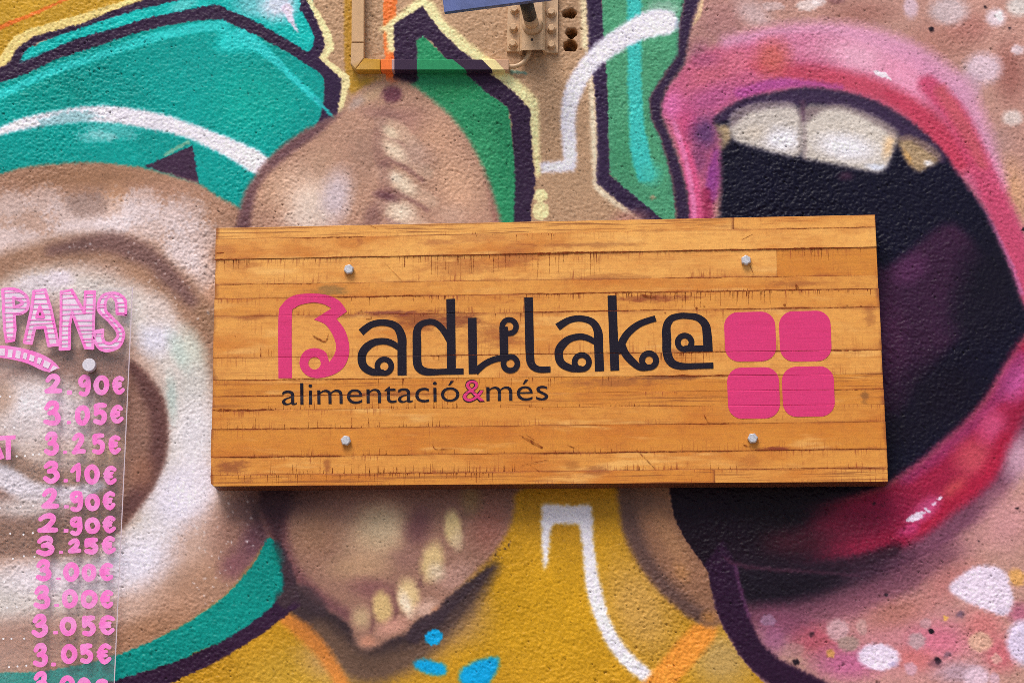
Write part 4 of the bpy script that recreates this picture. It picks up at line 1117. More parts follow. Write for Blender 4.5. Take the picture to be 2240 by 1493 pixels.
def bB(f):
    out = [(609, 826.5, 1), (609, 693), (617, 666), (638, 648), (668, 642), (708, 643.5), (735, 653), (748, 664), (759, 681, 1), (736, 697, 1), (753.5, 720), (763, 749), (763, 776), (753.5, 800), (735, 816), (708, 825), (686.5, 826), (668, 818), (657, 803), (655.7, 787), (665, 769), (681, 761.5), (697, 762), (713, 771), (720, 792, 1), (732, 773.5), (735, 755), (727, 730.6), (711, 709), (686.5, 698.5, 1), (725, 674, 1), (708, 665), (686.5, 661.5), (662, 665), (646, 673), (638.5, 690), (638.5, 826.5, 1)]
    hol = [(688 + 13.6 * math.cos(a), 794 + 13.6 * math.sin(a)) for a in np.linspace(0, 2 * math.pi, 20, endpoint=False)]
    f.poly([out, hol])
letter('letter', pink_v, bB, 'big pink initial letter on the wooden sign')
def ba1(f):
    z = lambda p: zz(440, 460, 3.732, p)
    f.ribbon(z([(1304, 995), (1390, 932), (1490, 915), (1590, 945), (1636, 1030), (1639, 1130), (1640, 1346)]), [17, 15, 14.5, 17, 20, 20, 20])
    f.ribbon(z([(1612, 1120), (1560, 1085), (1490, 1067), (1400, 1082), (1330, 1140), (1310, 1210), (1330, 1275), (1390, 1315), (1450, 1322), (1490, 1324)]), [12, 14, 15, 16, 18.5, 18.5, 18, 17, 15, 14])
    f.ring(z([(1495, 1271)])[0], 80 / 3.732, 34 / 3.732)
def bd(f):
    z = lambda p: zz(900, 460, 3.733, p)
    f.ribbon(z([(320, 722), (327, 1313)]), 19.3, smooth=False)
    f.ribbon(z([(312, 1060), (255, 970), (195, 918), (135, 910), (72, 935), (45, 990), (45, 1110), (46, 1230), (66, 1288), (130, 1317), (280, 1316), (426, 1313)]), [15, 14, 13.5, 13.5, 17, 19, 19, 19, 17, 13.5, 13.5, 13.5])
def bu(f):
    z = lambda p: zz(900, 460, 3.733, p)
    f.ribbon(z([(496, 876), (503, 1335)]), 19, smooth=False)
    f.ribbon(z([(520, 1318), (600, 1252), (680, 1215), (760, 1203), (800, 1203)]), [16, 14, 14, 14, 12])
    f.ribbon(z([(752, 950), (757, 1215)]), 18.6, smooth=False)
    f.ring(z([(798, 948)])[0], 79 / 3.733, 34 / 3.733)
    f.ring(z([(808, 1250)])[0], 80 / 3.733, 34 / 3.733)
def bl_(f):
    z = lambda p: zz(900, 460, 3.733, p)
    f.ribbon(z([(956, 710), (962, 960), (968, 1190), (985, 1262), (1040, 1297), (1136, 1297)]), [19, 19, 19, 18, 14.5, 14])
def ba2(f):
    z = lambda p: zz(900, 460, 3.733, p)
    f.ribbon(z([(1193, 952), (1285, 897), (1380, 882), (1475, 910), (1522, 985), (1528, 1100), (1536, 1312)]), [18, 15, 14, 16, 19.5, 19.5, 20])
    f.ribbon(z([(1505, 1078), (1440, 1042), (1370, 1030), (1280, 1055), (1215, 1120), (1203, 1185), (1228, 1250), (1300, 1287), (1360, 1294), (1392, 1293)]), [12, 14, 14.5, 16, 18.5, 18.5, 18, 16.5, 15, 14])
    f.ring(z([(1391, 1238)])[0], 82 / 3.733, 35 / 3.733)
def bk(f):
    z = lambda p: zz(900, 460, 3.733, p)
    f.ribbon(z([(1637, 695), (1661, 1308)]), 19.3, smooth=False)
    f.ribbon(z([(1690, 1170), (1705, 1110), (1760, 1010), (1860, 928), (1994, 881)]), [8, 17, 16, 14.5, 13.5])
    f.ribbon(z([(1712, 1085), (1745, 1165), (1805, 1235), (1870, 1283), (1940, 1283)]), [17, 17, 17, 14, 12])
    f.ring(z([(1940, 1224)])[0], 82 / 3.733, 33 / 3.733)
def be(f):
    z = lambda p: zz(1400, 440, 3.555, p)
    f.ribbon(z([(571, 1277), (440, 1280), (315, 1281), (244, 1252), (211, 1180), (208, 1080), (207, 975), (240, 915), (300, 893), (365, 891), (450, 905), (508, 960), (523, 1050), (530, 1166)]), [13.5, 13.5, 14, 17, 19.5, 19.5, 19.5, 17, 14, 14, 16, 19, 20, 20])
    f.ribbon(z([(540, 1142), (345, 1146)]), 13.5, smooth=False)
    f.ring(z([(347, 1097)])[0], 76 / 3.555, 31 / 3.555)
for nm, fn, lab in (('a', ba1, 'first black a beside the pink initial'), ('d', bd, 'black d of the shop name'), ('u', bu, 'black u with two rings'), ('l', bl_, 'black l of the shop name'), ('a', ba2, 'second black a, after the l'), ('k', bk, 'black k with a ring on its foot'), ('e', be, 'black spiral e at the end of the shop name')):
    letter('letter', black_v, fn, lab)
def rsq(x0, y0, x1, y1, r=31):
    def b(f):
        pts = []
        for cx, cy, a0 in ((x1 - r, y0 + r, -90), (x1 - r + 2, y1 - r, 0), (x0 + r + 2, y1 - r, 90), (x0 + r, y0 + r, 180)):
            for a in np.linspace(a0, a0 + 90, 8):
                pts.append((cx + r * math.cos(math.radians(a)), cy + r * math.sin(math.radians(a)) - (cx - x0) * 0.02))
        f.poly([pts], smooth=False)
    return b
for q, lab in (((1584, 683, 1696, 791), 'upper left pink rounded square'), ((1704, 681, 1817, 791), 'upper right pink rounded square'), ((1590.5, 804, 1704, 916), 'lower left pink rounded square'), ((1710.5, 802, 1824, 912), 'lower right pink rounded square')):
    letter('rounded_square', pink_v, rsq(*q), lab)

def text_part(body, x0, x1, ybase0, ybase1, h, mat, y, label, offset=0.0, name='tagline_lettering'):
    """small printed words: x0..x1 and base line traced, h = height of an ascender"""
    cu = bpy.data.curves.new('t', 'FONT')
    cu.body = body
    cu.resolution_u = 5
    cu.offset = offset - (0.005 if not offset else 0)
    to = bpy.data.objects.new('t', cu)
    COL.objects.link(to)
    bpy.context.view_layer.update()
    me = bpy.data.meshes.new_from_object(to.evaluated_get(bpy.context.evaluated_depsgraph_get()))
    bpy.data.objects.remove(to); bpy.data.curves.remove(cu)
    cv = np.array([v.co[:] for v in me.vertices])
    u = (cv[:, 0] - cv[:, 0].min()) / (cv[:, 0].max() - cv[:, 0].min())
    px = x0 + u * (x1 - x0) - 0.012 * cv[:, 1] / 0.73 * h
    py = ybase0 + u * (ybase1 - ybase0) - cv[:, 1] / 0.73 * h
    xz = on_plane(np.stack([px, py], 1), y)
    for v, p in zip(me.vertices, xz):
        v.co = (p[0], y, p[1])
    me.name = name
    drape(me, GRV)
    bm = bmesh.new(); bm.from_mesh(me)
    for f in bm.faces:
        f.normal_update()
        if f.normal.y > 0: f.normal_flip()
    bm.to_mesh(me); bm.free()
    o = link(name, me, mat, sign)
    o['label'] = label
    return o
text_part('alimentació', 617, 1005, 885.5, 877.5, 51, black_v, LY, 'small black tagline word under the shop name')
text_part('més', 1064, 1199, 877, 874.5, 51, black_v, LY, 'short black tagline word after the pink ampersand')
text_part('&', 1011.5, 1061, 878.5, 877.5, 52, black_v, LY, 'dark outline of the ampersand', 0.012, 'ampersand_outline')
text_part('&', 1013, 1059.5, 877.5, 876.5, 50, pink_v, LY - 0.0003, 'pink ampersand in the tagline', 0.0, 'ampersand')

# hex bolts
steel = plain_mat('zinc_steel', (214, 212, 216), 0.38, 0.45, 0.12, 300, 0.0003, 900)
def hex_mesh(name, r, h, ch=0.0012, rot=0.2):
    bm = bmesh.new()
    rings = []
    for rr, y in ((r, 0.0), (r, -h + ch), (r - ch * 1.2, -h)):
        rings.append([bm.verts.new((rr * math.cos(rot + k * math.pi / 3), y, rr * math.sin(rot + k * math.pi / 3))) for k in range(6)])
    for a, b in zip(rings[:-1], rings[1:]):
        for k in range(6):
            bm.faces.new((a[k], a[(k + 1) % 6], b[(k + 1) % 6], b[k]))
    bm.faces.new(rings[-1]); bm.faces.new(rings[0][::-1])
    return bm_mesh(name, bm)
def disc_mesh(name, r, h, n=24, ch=0.0008):
    bm = bmesh.new()
    rings = []
    for rr, y in ((r, 0.0), (r, -h + ch), (r - ch, -h)):
        rings.append([bm.verts.new((rr * math.cos(k * 2 * math.pi / n), y, rr * math.sin(k * 2 * math.pi / n))) for k in range(n)])
    for a, b in zip(rings[:-1], rings[1:]):
        for k in range(n):
            bm.faces.new((a[k], a[(k + 1) % n], b[(k + 1) % n], b[k]))
    bm.faces.new(rings[-1]); bm.faces.new(rings[0][::-1])
    return bm_mesh(name, bm)
for i, (px, py) in enumerate(((763, 589), (1632, 569), (756.5, 963), (1646.5, 958))):
    p = on_plane([(px, py)], SY - 0.005)[0]
    o = link('bolt', hex_mesh('bolt', 0.0094, 0.0085, 0.0016, 0.25 + 0.3 * i), steel, None)
    o.location = (p[0], SY - 0.0002, p[1])
    o.parent = sign; o.matrix_parent_inverse = Matrix.Translation(sign.location).inverted()

# ------------------------------------------------------------------ clear price board with hand-drawn lettering
AY = -0.011
ap = on_plane([(100, 1493)], AY)[0]
board = empty('price_board', (float(ap[0]), 0.0, float(ap[1])))
tag(board, 'clear acrylic board with pink handwritten prices in front of the doughnut', 'price board')
acr = bpy.data.materials.new('clear_acrylic'); acr.use_nodes = True
N, L = acr.node_tree.nodes, acr.node_tree.links
N.clear()
outn = N.new('ShaderNodeOutputMaterial')
trn = N.new('ShaderNodeBsdfTransparent'); trn.inputs[0].default_value = (1, 0.995, 1, 1)
gls = N.new('ShaderNodeBsdfGlossy'); gls.inputs['Roughness'].default_value = 0.06
dif = N.new('ShaderNodeBsdfDiffuse'); dif.inputs[0].default_value = (0.95, 0.90, 0.95, 1)
tco = N.new('ShaderNodeTexCoord').outputs['Object']
hz = ramp(N, L, noise_node(N, L, tco, 6, 4, 0.6), 0.35, 0.75, 0.02, 0.065)
m1 = N.new('ShaderNodeMixShader'); L.new(hz, m1.inputs[0]); L.new(trn.outputs[0], m1.inputs[1]); L.new(dif.outputs[0], m1.inputs[2])
fr = N.new('ShaderNodeValue'); fr.outputs[0].default_value = 0.03
m2 = N.new('ShaderNodeMixShader'); L.new(fr.outputs[0], m2.inputs[0]); L.new(m1.outputs[0], m2.inputs[1]); L.new(gls.outputs[0], m2.inputs[2])
L.new(m2.outputs[0], outn.inputs[0])
q = on_plane([(-330, 640), (290, 628), (246, 1575), (-370, 1590)], AY)
vs = [(p[0], AY, p[1]) for p in q] + [(p[0], AY + 0.004, p[1]) for p in q]
pm = mesh_from('clear_panel', vs, [(3, 2, 1, 0), (4, 5, 6, 7), (0, 1, 5, 4), (1, 2, 6, 5), (2, 3, 7, 6), (3, 0, 4, 7)])
acb = bpy.data.materials.new('clear_acrylic_body'); acb.use_nodes = True      # back and rim: clean, unscuffed
N, L = acb.node_tree.nodes, acb.node_tree.links
N.clear()
o_ = N.new('ShaderNodeOutputMaterial')
t_ = N.new('ShaderNodeBsdfTransparent')
g_ = N.new('ShaderNodeBsdfGlossy'); g_.inputs['Roughness'].default_value = 0.05
x_ = N.new('ShaderNodeMixShader'); x_.inputs[0].default_value = 0.01
L.new(t_.outputs[0], x_.inputs[1]); L.new(g_.outputs[0], x_.inputs[2]); L.new(x_.outputs[0], o_.inputs[0])
po = link('clear_panel', pm, acr, board)
pm.materials.append(acb)
for k in range(1, 6): pm.polygons[k].material_index = 1
rim = plain_mat('sawn_acrylic_edge', (206, 186, 196), 0.4, 0, 0.05)
f = Flat(AY - 0.0004)
f.ribbon([(290, 628), (246, 1575)], 2.2, smooth=False)
f.build('polished_edge', rim, board)
def marker(name, c1, c2):
    m, N, L, B = new_mat(name)
    o = N.new('ShaderNodeTexCoord').outputs['Object']
    n = noise_node(N, L, o, 40, 3, 0.6)
    L.new(mix_col(N, L, ramp(N, L, n, 0.35, 0.68), rgba(c1), rgba(c2)), B.inputs['Base Color'])
    B.inputs['Roughness'].default_value = 0.6
    L.new(ramp(N, L, noise_node(N, L, o, 55, 3, 0.6), 0.3, 0.7, 1.0, 0.86), B.inputs['Alpha'])
    return m
pinkm, palem = marker('pink_marker', (252, 116, 206), (248, 150, 218)), marker('pale_marker', (244, 224, 242), (230, 206, 230))
whitem = marker('white_marker', (246, 242, 244), (236, 230, 236))
GL = {
 '0': [[(.5, .02), (.18, .16), (.06, .5), (.2, .86), (.5, .98), (.8, .84), (.94, .5), (.82, .16), (.5, .02)]],
 '1': [[(.05, .42), (.4, .22), (.75, .02)], [(.74, .05), (.74, .5), (.68, .98)]],
 '2': [[(.12, .26), (.34, .06), (.66, .04), (.8, .22), (.7, .48), (.4, .76), (.1, .95)], [(.06, .95), (.5, .92), (.96, .94)]],
 '3': [[(.10, .24), (.34, .05), (.7, .04), (.82, .2), (.64, .4), (.34, .48)], [(.38, .47), (.74, .5), (.92, .68), (.8, .9), (.45, .98), (.04, .86)]],
 '5': [[(.9, .05), (.5, .05), (.12, .10)], [(.14, .06), (.16, .3), (.14, .48)], [(.14, .46), (.5, .38), (.84, .54), (.88, .78), (.6, .97), (.1, .9)]],
 '9': [[(.86, .1), (.5, .03), (.14, .2), (.22, .44), (.54, .46), (.86, .26)], [(.86, .06), (.9, .5), (.8, .86), (.5, .98), (.14, .9)]],
 'e': [[(.94, .14), (.64, .03), (.32, .2), (.22, .5), (.32, .82), (.62, .97), (.95, .8)], [(.08, .42), (.4, .4), (.74, .38)], [(.1, .62), (.4, .6), (.72, .58)]],
 '.': [[(.1, .5), (.9, .5)]],
}
ROWS = [
 ('2.90e', [(94, 816, 138, 863), (145, 853, 159, 863), (168, 818, 201, 868), (203, 819, 241, 865), (241, 820, 275, 864)]),
 ('3.05e', [(93, 874, 135, 933), (145, 920, 156, 927), (162, 884, 199, 931), (201, 879, 237, 931), (236, 883, 272, 928)]),
 ('3.25e', [(94, 942, 131, 998), (137, 985, 148, 992), (154, 944, 189, 995), (199, 944, 232, 995), (233, 949, 266, 995)]),
 ('3.10e', [(92, 1005, 133, 1058), (138, 1047, 150, 1054), (152, 1009, 182, 1055), (182, 1014, 221, 1060), (222, 1016, 257, 1061)]),
 ('2.90e', [(87, 1065, 131, 1114), (138, 1104, 152, 1111), (150, 1070, 184, 1121), (184, 1078, 221, 1118), (220, 1072, 255, 1116)]),
 ('2.90e', [(79, 1120, 130, 1167), (138, 1156, 151, 1164), (150, 1126, 183, 1172), (184, 1130, 221, 1168), (220, 1125, 255, 1167)]),
 ('3.25e', [(77, 1169, 122, 1217), (128, 1204, 139, 1210), (146, 1176, 179, 1211), (181, 1173, 218, 1213), (218, 1170, 255, 1213)]),
 ('3.00e', [(76, 1221, 115, 1272), (122, 1262, 134, 1267), (136, 1228, 175, 1272), (177, 1231, 213, 1272), (213, 1228, 250, 1272)]),
 ('3.00e', [(71, 1278, 112, 1333), (117, 1320, 130, 1326), (133, 1286, 173, 1330), (174, 1288, 216, 1331), (215, 1288, 250, 1331)]),
 ('3.05e', [(67, 1341, 107, 1394), (115, 1379, 128, 1386), (129, 1346, 169, 1391), (176, 1343, 212, 1392), (211, 1342, 254, 1390)]),
 ('3.05e', [(70, 1404, 107, 1460), (110, 1448, 124, 1456), (131, 1407, 171, 1452), (172, 1404, 206, 1452), (207, 1405, 246, 1453)]),
 ('3.00e', [(70, 1466, 108, 1520), (112, 1510, 124, 1516), (127, 1475, 167, 1522), (166, 1480, 202, 1524), (202, 1481, 239, 1524)]),
]
for txt, boxes in ROWS:
    f = Flat(AY - 0.0006, 0.00008)
    for ch, (x0, y0, x1, y1) in zip(txt, boxes):
        w = min(11.8, 0.29 * (x1 - x0) + 1.2) if ch != '.' else (y1 - y0)
        if ch == 'e': w = 10.5
        for sN, stt in enumerate(GL[ch]):
            j = lambda: random.uniform(-0.025, 0.025)
            pts = [(x0 + w / 2 + (p[0] + j()) * (x1 - x0 - w) if ch != '.' else x0 + p[0] * (x1 - x0), y0 + w / 2 + (p[1] + j()) * (y1 - y0 - w)) for p in stt]
            ww = w * (0.72 if (ch == 'e' and sN) else 1.0)
            if ch == '0':
                f.ribbon(pts[:-1], w, closed=True)
            else:
                f.ribbon(pts, [ww * 0.86, ww * 1.08, ww, ww * 0.9], caps=ch != '.')
    f.build('price_lettering', pinkm, board)
f = Flat(AY - 0.0006, 0.00008)
f.ribbon([(-4, 958), (34, 955.5)], [10, 9], smooth=False)
f.ribbon([(18, 958), (18, 1005)], [12, 11], smooth=False)
f.ribbon([(-14, 955), (5, 1003)], [11, 11], smooth=False)
f.ribbon([(-16, 955), (-34, 1003)], [11, 11], smooth=False)
f.build('word_lettering', pinkm, board)
f = Flat(AY - 0.0006, 0.00002)
for x, y in zz(0, 880, 4.666, [(170, 547), (255, 545), (338, 530), (400, 525), (50, 250), (145, 255), (105, 1335), (240, 1345), (335, 1330), (0, 1075), (210, 1060), (340, 1050)]) + zz(0, 1180, 4.769, [(35, 1030), (120, 1030), (253, 1028), (95, 1325), (183, 1318), (275, 1310), (135, 195), (250, 170), (360, 175), (45, 437), (135, 445), (250, 430), (75, 705), (175, 700)]) + [(1, 867), (22, 867.5), (47, 868)]:
    f.poly([[(x + 2.3 * math.cos(a), y + 2.3 * math.sin(a)) for a in np.linspace(0, 2 * math.pi, 9, endpoint=False)]], smooth=False)
f.build('leader_dots', whitem, board)['kind'] = 'stuff'
PANS = [
 ([[(30, 165, 1), (100, 155), (200, 175), (280, 230), (308, 300), (295, 380), (240, 420), (155, 435, 1), (165, 600, 1), (150, 715, 1), (70, 730, 1), (50, 600, 1), (40, 400, 1)], [(145, 250, 1), (230, 290), (240, 320), (155, 360, 1)]]),
 ([[(370, 185, 1), (490, 165, 1), (560, 400, 1), (635, 765, 1), (530, 775, 1), (490, 575, 1), (380, 580, 1), (340, 750, 1), (265, 740, 1), (340, 400, 1)], [(435, 345, 1), (475, 465, 1), (400, 465, 1)]]),
 ([[(665, 190, 1), (780, 170, 1), (920, 420, 1), (930, 190, 1), (1030, 190, 1), (1010, 805, 1), (930, 800, 1), (785, 410, 1), (760, 550, 1), (755, 810, 1), (655, 815, 1), (665, 500, 1)]]),
 ([[(1370, 435, 1), (1275, 425, 1), (1265, 300), (1215, 235), (1155, 280), (1150, 390), (1230, 480), (1330, 590), (1345, 680), (1290, 790), (1170, 830), (1080, 800), (1030, 710), (1045, 620, 1), (1120, 605, 1), (1120, 700), (1150, 745), (1220, 745), (1280, 680), (1270, 610), (1180, 500), (1080, 400), (1075, 310), (1120, 230), (1210, 205), (1300, 220), (1365, 290)]]),
]
for loops in PANS:
    lp = [zz(0, 600, 4.978, l) for l in loops]
    fp = Flat(AY - 0.0005, 0.00008); fp.poly(lp)
    o = fp.build('letter_fill', palem, board)
    fo = Flat(AY - 0.0007, 0.00004, 13)
    flat = [path_px(l, True, True) for l in lp]
    for l in flat:
        Lp = [tuple(p) for p in l]
        n = len(Lp)
        for i in range(n):
            a, b = np.array(Lp[i]), np.array(Lp[(i + 1) % n])
            if np.linalg.norm(b - a) < 0.05: continue
            fo.ribbon([tuple(a), tuple(b)], random.uniform(6.2, 7.4), smooth=False, caps=True)
    fo.y = AY - 0.0013
    y = min(p[1] for p in flat[0]) + 9
    while y < max(p[1] for p in flat[0]) - 5:
        sl = random.uniform(-0.09, 0.03)
        cr = []
        for l in flat:
            for a, b in zip(l, np.roll(l, -1, 0)):
                ya, yb = a[1] - sl * (a[0] - flat[0][0][0]), b[1] - sl * (b[0] - flat[0][0][0])
                if (ya <= y < yb) or (yb <= y < ya):
                    cr.append(a[0] + (b[0] - a[0]) * (y - ya) / (yb - ya))
        cr.sort()
        for a, b in zip(cr[::2], cr[1::2]):
            X = flat[0][0][0]
            fo.ribbon([(a, y + sl * (a - X)), (b, y + sl * (b - X))], random.uniform(1.8, 2.8), smooth=False)
        y += random.uniform(9.5, 13)
    fo.build('heading_letter', pinkm, board)
fb = Flat(AY - 0.0005, 0.00008)
fb.poly([zz(0, 600, 4.978, [(-300, 810), (-150, 780), (0, 772), (150, 785), (350, 830), (500, 890), (600, 960), (650, 1020, 1), (540, 1065, 1), (450, 1040), (300, 970), (150, 930), (0, 905), (-150, 905), (-300, 930)])])
fb.build('banner_stroke', pinkm, board)
fw = Flat(AY - 0.0008, 0.00008)
for qd in ([(-60, 800), (55, 805), (50, 885), (-60, 880)], [(90, 815), (140, 820), (130, 905), (80, 900)], [(175, 825), (230, 835), (215, 920), (165, 905)], [(260, 850), (300, 858), (285, 925), (245, 915)], [(330, 870), (380, 890), (365, 950), (315, 935)], [(415, 900), (460, 915), (435, 980), (400, 965)], [(485, 930), (555, 965), (525, 1025), (465, 1000)], [(580, 990), (640, 1015), (560, 1056), (545, 1050)]):
    fw.poly([zz(0, 600, 4.978, qd)], smooth=False)
fw.build('banner_window', palem, board)
p = on_plane([(195, 798)], AY - 0.008)[0]
o = link('standoff_cap', disc_mesh('standoff_cap', 0.0122, 0.011), plain_mat('brushed_cap', (222, 216, 226), 0.4, 0.1, 0.05, 200), None)
o.location = (p[0], AY, p[1]); o.parent = board; o.matrix_parent_inverse = Matrix.Translation(board.location).inverted()
o = link('standoff_post', disc_mesh('standoff_post', 0.008, 0.0068), steel, None)
o.location = (p[0], 0.0, p[1]); o.parent = board; o.matrix_parent_inverse = Matrix.Translation(board.location).inverted()

# ------------------------------------------------------------------ plastic cable trunking, painted over with the mural
TY = -0.020
duct_mat = vcol_mat('painted_plastic', 0.45, 900, 0.00012, 0.12)
tp = on_plane([(940, 160)], TY)[0]
trunk = empty('cable_trunking', (float(tp[0]), 0.0, float(tp[1])))
tag(trunk, 'slim plastic cable trunking with an elbow, painted over with mural colours', 'trunking')
def vcol(me, cols):
    a = me.attributes.new('paint', 'FLOAT_COLOR', 'POINT')
    a.data.foreach_set('color', np.concatenate([cols, np.ones((len(cols), 1))], 1).astype(np.float32).ravel())
SPANS = [(832, 832, ORNG), (857, 857, (186, 150, 150)), (863, 863, (60, 44, 66)), (912, 912, (44, 142, 94)), (990, 1019, (60, 44, 66)), (1054, 1077, (240, 222, 160)), (1082, 1104, (196, 156, 128)), (2000, 2000, None)]
def duct_col(px, t):
    c = SPANS[0][2]
    for a, b, cc_ in SPANS[:-1]:
        if px >= a + (b - a) * t: c = cc_
    return lin(c)
# horizontal length
NX = 260
rowsd = [(130.0, 0, 'w'), (130.0, 0.0012, 0), (131.3, 0, 1)] + [(131.3 + 20.7 * k / 14, 0, 1) for k in range(1, 14)] + [(152, 0, 1), (153.3, 0.0012, 0), (153.3, 0, 'w')]
vs, cs = [], []
for i in range(NX + 1):
    px = 833 + (1112.5 - 833) * i / NX
    for k, (py, dy, md) in enumerate(rowsd):
        x, z = on_plane([(px, py)], TY)[0]
        yv = 0.001 if md == 'w' else TY + dy
        vs.append((x, yv, z)); cs.append(duct_col(px, (py - 130) / 23.3) * (1.0 if rng.uniform() > 0.004 else 1.0))
n = len(rowsd)
fs = [(i * n + k, i * n + k + 1, (i + 1) * n + k + 1, (i + 1) * n + k) for i in range(NX) for k in range(n - 1)]
fs += [tuple(range(n))[::-1], tuple(NX * n + k for k in range(n))]
bmd = mesh_from('horizontal_duct', vs, fs)
vcol(bmd, np.array(cs)); link('horizontal_duct', bmd, duct_mat, trunk)
def prism(name, px, colf, ch=0.0013, y0=TY):
    q = on_plane(px, y0)
    qi = []
    c = q.mean(0)
    n = len(q)
    for i in range(n):
        p, a, b = q[i], q[i - 1], q[(i + 1) % n]
        e1, e2 = (p - a) / np.linalg.norm(p - a), (b - p) / np.linalg.norm(b - p)
        n1, n2 = np.array([e1[1], -e1[0]]), np.array([e2[1], -e2[0]])
        k = (n1 + n2) / max(0.4, 1 + n1 @ n2)
        qi.append(p + k * ch)
    vs = [(p[0], 0.001, p[1]) for p in q] + [(p[0], y0 + ch, p[1]) for p in q] + [(p[0], y0, p[1]) for p in qi]
    fs = [tuple(range(2 * n, 3 * n)), tuple(range(n))[::-1]]
    for k in range(n):
        k2 = (k + 1) % n
        fs += [(k, k2, n + k2, n + k), (n + k, n + k2, 2 * n + k2, 2 * n + k)]
    bm = bmesh.new()
    bv = [bm.verts.new(v) for v in vs]
    for f in fs: bm.faces.new([bv[k] for k in f])
    me = bm_mesh(name, bm)
    cl = np.array([colf(*p) for p in px] * 3)
    vcol(me, cl)
    return link(name, me, duct_mat, trunk)
ctan, cmus = lin((204, 166, 126)), lin((196, 146, 54))
# clockwise loops as seen from the street
prism('vertical_duct', [(770, -140), (797, -140), (796.3, 92.4), (768.8, 92.4)], lambda x, y: ctan)
prism('elbow', [(768.6, 93.6), (796.3, 93.6), (795.8, 127.2), (777.4, 151.5), (766.8, 139)], lambda x, y: ctan if y < 148 else lin((196, 152, 84)))
prism('elbow', [(796.4, 127.9), (832, 129.8), (832, 153.4), (783, 153.4), (777.8, 152)], lambda x, y: lin((200, 156, 84)) if x < 780 else cmus)

# ------------------------------------------------------------------ short painted cable between trunking and bracket
def tube(name, pts3, r, mat, parent=None, n=10, caps=True):
    P3 = [Vector(p) for p in pts3]
    bm = bmesh.new()
    rings = []
    up = None
    for i, p in enumerate(P3):
        t = (P3[min(i + 1, len(P3) - 1)] - P3[max(i - 1, 0)]).normalized()
        ref = Vector((0, 1, 0)) if abs(t.y) < 0.9 else Vector((0, 0, 1))
        a = t.cross(ref).normalized(); b = t.cross(a)
        rr = r[i] if hasattr(r, '__len__') else r
        rings.append([bm.verts.new(p + (a * math.cos(2 * math.pi * k / n) + b * math.sin(2 * math.pi * k / n)) * rr) for k in range(n)])
    for A, Bv in zip(rings[:-1], rings[1:]):
        for k in range(n):
            bm.faces.new((A[k], A[(k + 1) % n], Bv[(k + 1) % n], Bv[k]))
    if caps:
        bm.faces.new(rings[0][::-1]); bm.faces.new(rings[-1])
    return link(name, bm_mesh(name, bm, True), mat, parent)
tanpaint = plain_mat('tan_paint', (208, 172, 134), 0.42, 0, 0.09, 90, 0.0003, 500)
CYv = -0.010
cq = on_plane(catmull([(1109, 145.5), (1124, 146), (1138, 142), (1150, 132), (1157, 118), (1158, 106), (1157, 96)], closed=False, n=6), CYv)
cab = tube('cable', [(p[0], CYv - 0.004 * (i / len(cq)), p[1]) for i, p in enumerate(cq)], 0.0046, tanpaint)
tag(cab, 'short tan-painted cable curving from the trunking up into the bracket', 'cable')

# ------------------------------------------------------------------ steel bracket with its arm
bp = on_plane([(1165, 114)], -0.006)[0]
brk = empty('wall_bracket', (float(bp[0]), 0.0, float(bp[1])))
tag(brk, 'tan-painted steel wall bracket with six hex bolts and a dark projecting arm', 'bracket')
def slab(name, px, yf, yb, mat, parent, ch=0.0008):
    q = on_plane(px, yf)
    n = len(q); c = q.mean(0)
    qi = [p + (c - p) / np.linalg.norm(c - p) * ch * 1.4 for p in q]
    vs = [(p[0], yb, p[1]) for p in q] + [(p[0], yf + ch, p[1]) for p in q] + [(p[0], yf, p[1]) for p in qi]
    bm = bmesh.new()
    bv = [bm.verts.new(v) for v in vs]
    fs = [tuple(range(2 * n, 3 * n)), tuple(range(n))[::-1]]
    for k in range(n):
        k2 = (k + 1) % n
        fs += [(k, k2, n + k2, n + k), (n + k, n + k2, 2 * n + k2, 2 * n + k)]
    for f in fs: bm.faces.new([bv[k] for k in f])
    return link(name, bm_mesh(name, bm), mat, parent)
slab('plate', [(1112, -32), (1137, -32), (1136, 113), (1108, 112.5)], -0.007, 0.001, tanpaint, brk)
slab('plate', [(1192, -32), (1221, -32), (1220.5, 116), (1191, 115)], -0.007, 0.001, tanpaint, brk)
# raised channel, open at its foot
CH = -0.030
ql, qr = on_plane([(1137.5, -40), (1137, 108.5)], CH), on_plane([(1191.5, -40), (1191, 110)], CH)
prof = []
def chan(zt, zb, xl_, xr_):
    t = 0.003
    out = [(xl_ - .003, 0.0), (xl_, CH + .006), (xl_ + .004, CH), (xr_ - .004, CH), (xr_, CH + .006), (xr_ + .003, 0.0)]
    inn = [(xr_ - t, 0.0), (xr_ - t - .001, CH + .008), (xr_ - .006, CH + t), (xl_ + .006, CH + t), (xl_ + t + .001, CH + .008), (xl_ + t, 0.0)]
    return [(x, y, z) for z in (zt, zb) for x, y in out + inn]
vs = chan(ql[0][1], (ql[1][1] + qr[1][1]) / 2, (ql[0][0] + ql[1][0]) / 2, (qr[0][0] + qr[1][0]) / 2)
fs = [(k, (k + 1) % 12, 12 + (k + 1) % 12, 12 + k) for k in range(12)]
fs += [(0, 1, 10, 11), (1, 2, 9, 10), (2, 3, 8, 9), (3, 4, 7, 8), (4, 5, 6, 7)]
fs += [tuple(12 + i for i in f)[::-1] for f in ((0, 1, 10, 11), (1, 2, 9, 10), (2, 3, 8, 9), (3, 4, 7, 8), (4, 5, 6, 7))]
bm = bmesh.new(); bv = [bm.verts.new(v) for v in vs]
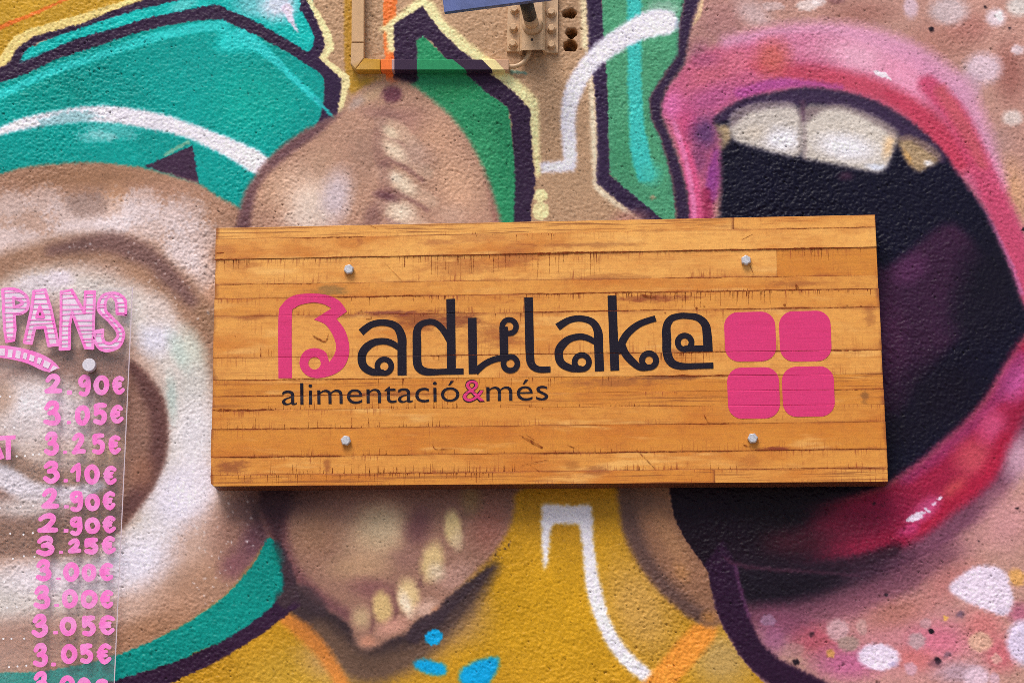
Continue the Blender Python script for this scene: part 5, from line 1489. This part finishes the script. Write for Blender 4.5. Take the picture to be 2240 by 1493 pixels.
for f_ in fs: bm.faces.new([bv[k] for k in f_])
link('channel', bm_mesh('channel', bm), tanpaint, brk)
for px, py, wsh in ((1125, 20, 0), (1206, 26, 1), (1123, 60, 0), (1206.5, 62, 0), (1121.5, 95, 1), (1206, 98, 0)):
    p = on_plane([(px, py)], -0.012)[0]
    me = hex_mesh('bolt', 0.0072, 0.011, 0.0012, random.uniform(0, 1))
    o = link('bolt', me, tanpaint, None)
    o.location = (p[0], -0.0072, p[1] - 0.0006); o.parent = brk; o.matrix_parent_inverse = Matrix.Translation(brk.location).inverted()
    w_ = link('washer', disc_mesh('washer', 0.0098 if wsh else 0.0086, 0.0032, 18), tanpaint, None)
    w_.location = (0, 0, 0); w_.parent = o; w_.location = (0, 0.0008, 0)
p = on_plane([(1163.5, 87)], CH - 0.0004)[0]
dark = plain_mat('black_rubber', (34, 28, 32), 0.5, 0, 0.1)
o = link('drain_hole', disc_mesh('drain_hole', 0.0024, 0.0004, 14, 0.0001), dark, None)
o.location = (p[0], CH - 0.00005, p[1]); o.parent = brk; o.matrix_parent_inverse = Matrix.Translation(brk.location).inverted()
def pt(px, py, y):
    a = on_plane([(px, py)], y)[0]
    return Vector((a[0], y, a[1]))
A0, A1 = pt(1164.5, 57, CH + 0.002), pt(1147.5, -8, -0.151)
tube('arm_collar', [A0, A0.lerp(A1, 0.05), A0.lerp(A1, 0.10)], [0.0205, 0.0175, 0.0138], tanpaint, brk, 20)
tube('arm_sleeve', [A0, A0.lerp(A1, 0.34)], 0.0133, tanpaint, brk, 20)
tube('arm', [A0.lerp(A1, 0.32), A1], 0.0126, dark, brk, 20)

# ------------------------------------------------------------------ blue projecting panel on the arm
bluem = plain_mat('blue_panel', (84, 99, 156), 0.45, 0, 0.12, 30, 0.0002)
HB = -0.150
q = [(972, 26.5), (968, -2), (962, -46), (1205, -74), (1210, -4.2), (1196, -2.5)]
panel = slab('hanging_panel', q[::-1], HB - 0.012, HB, bluem, None)
tag(panel, 'blue panel held by the bracket arm, its corner at the top edge', 'panel')
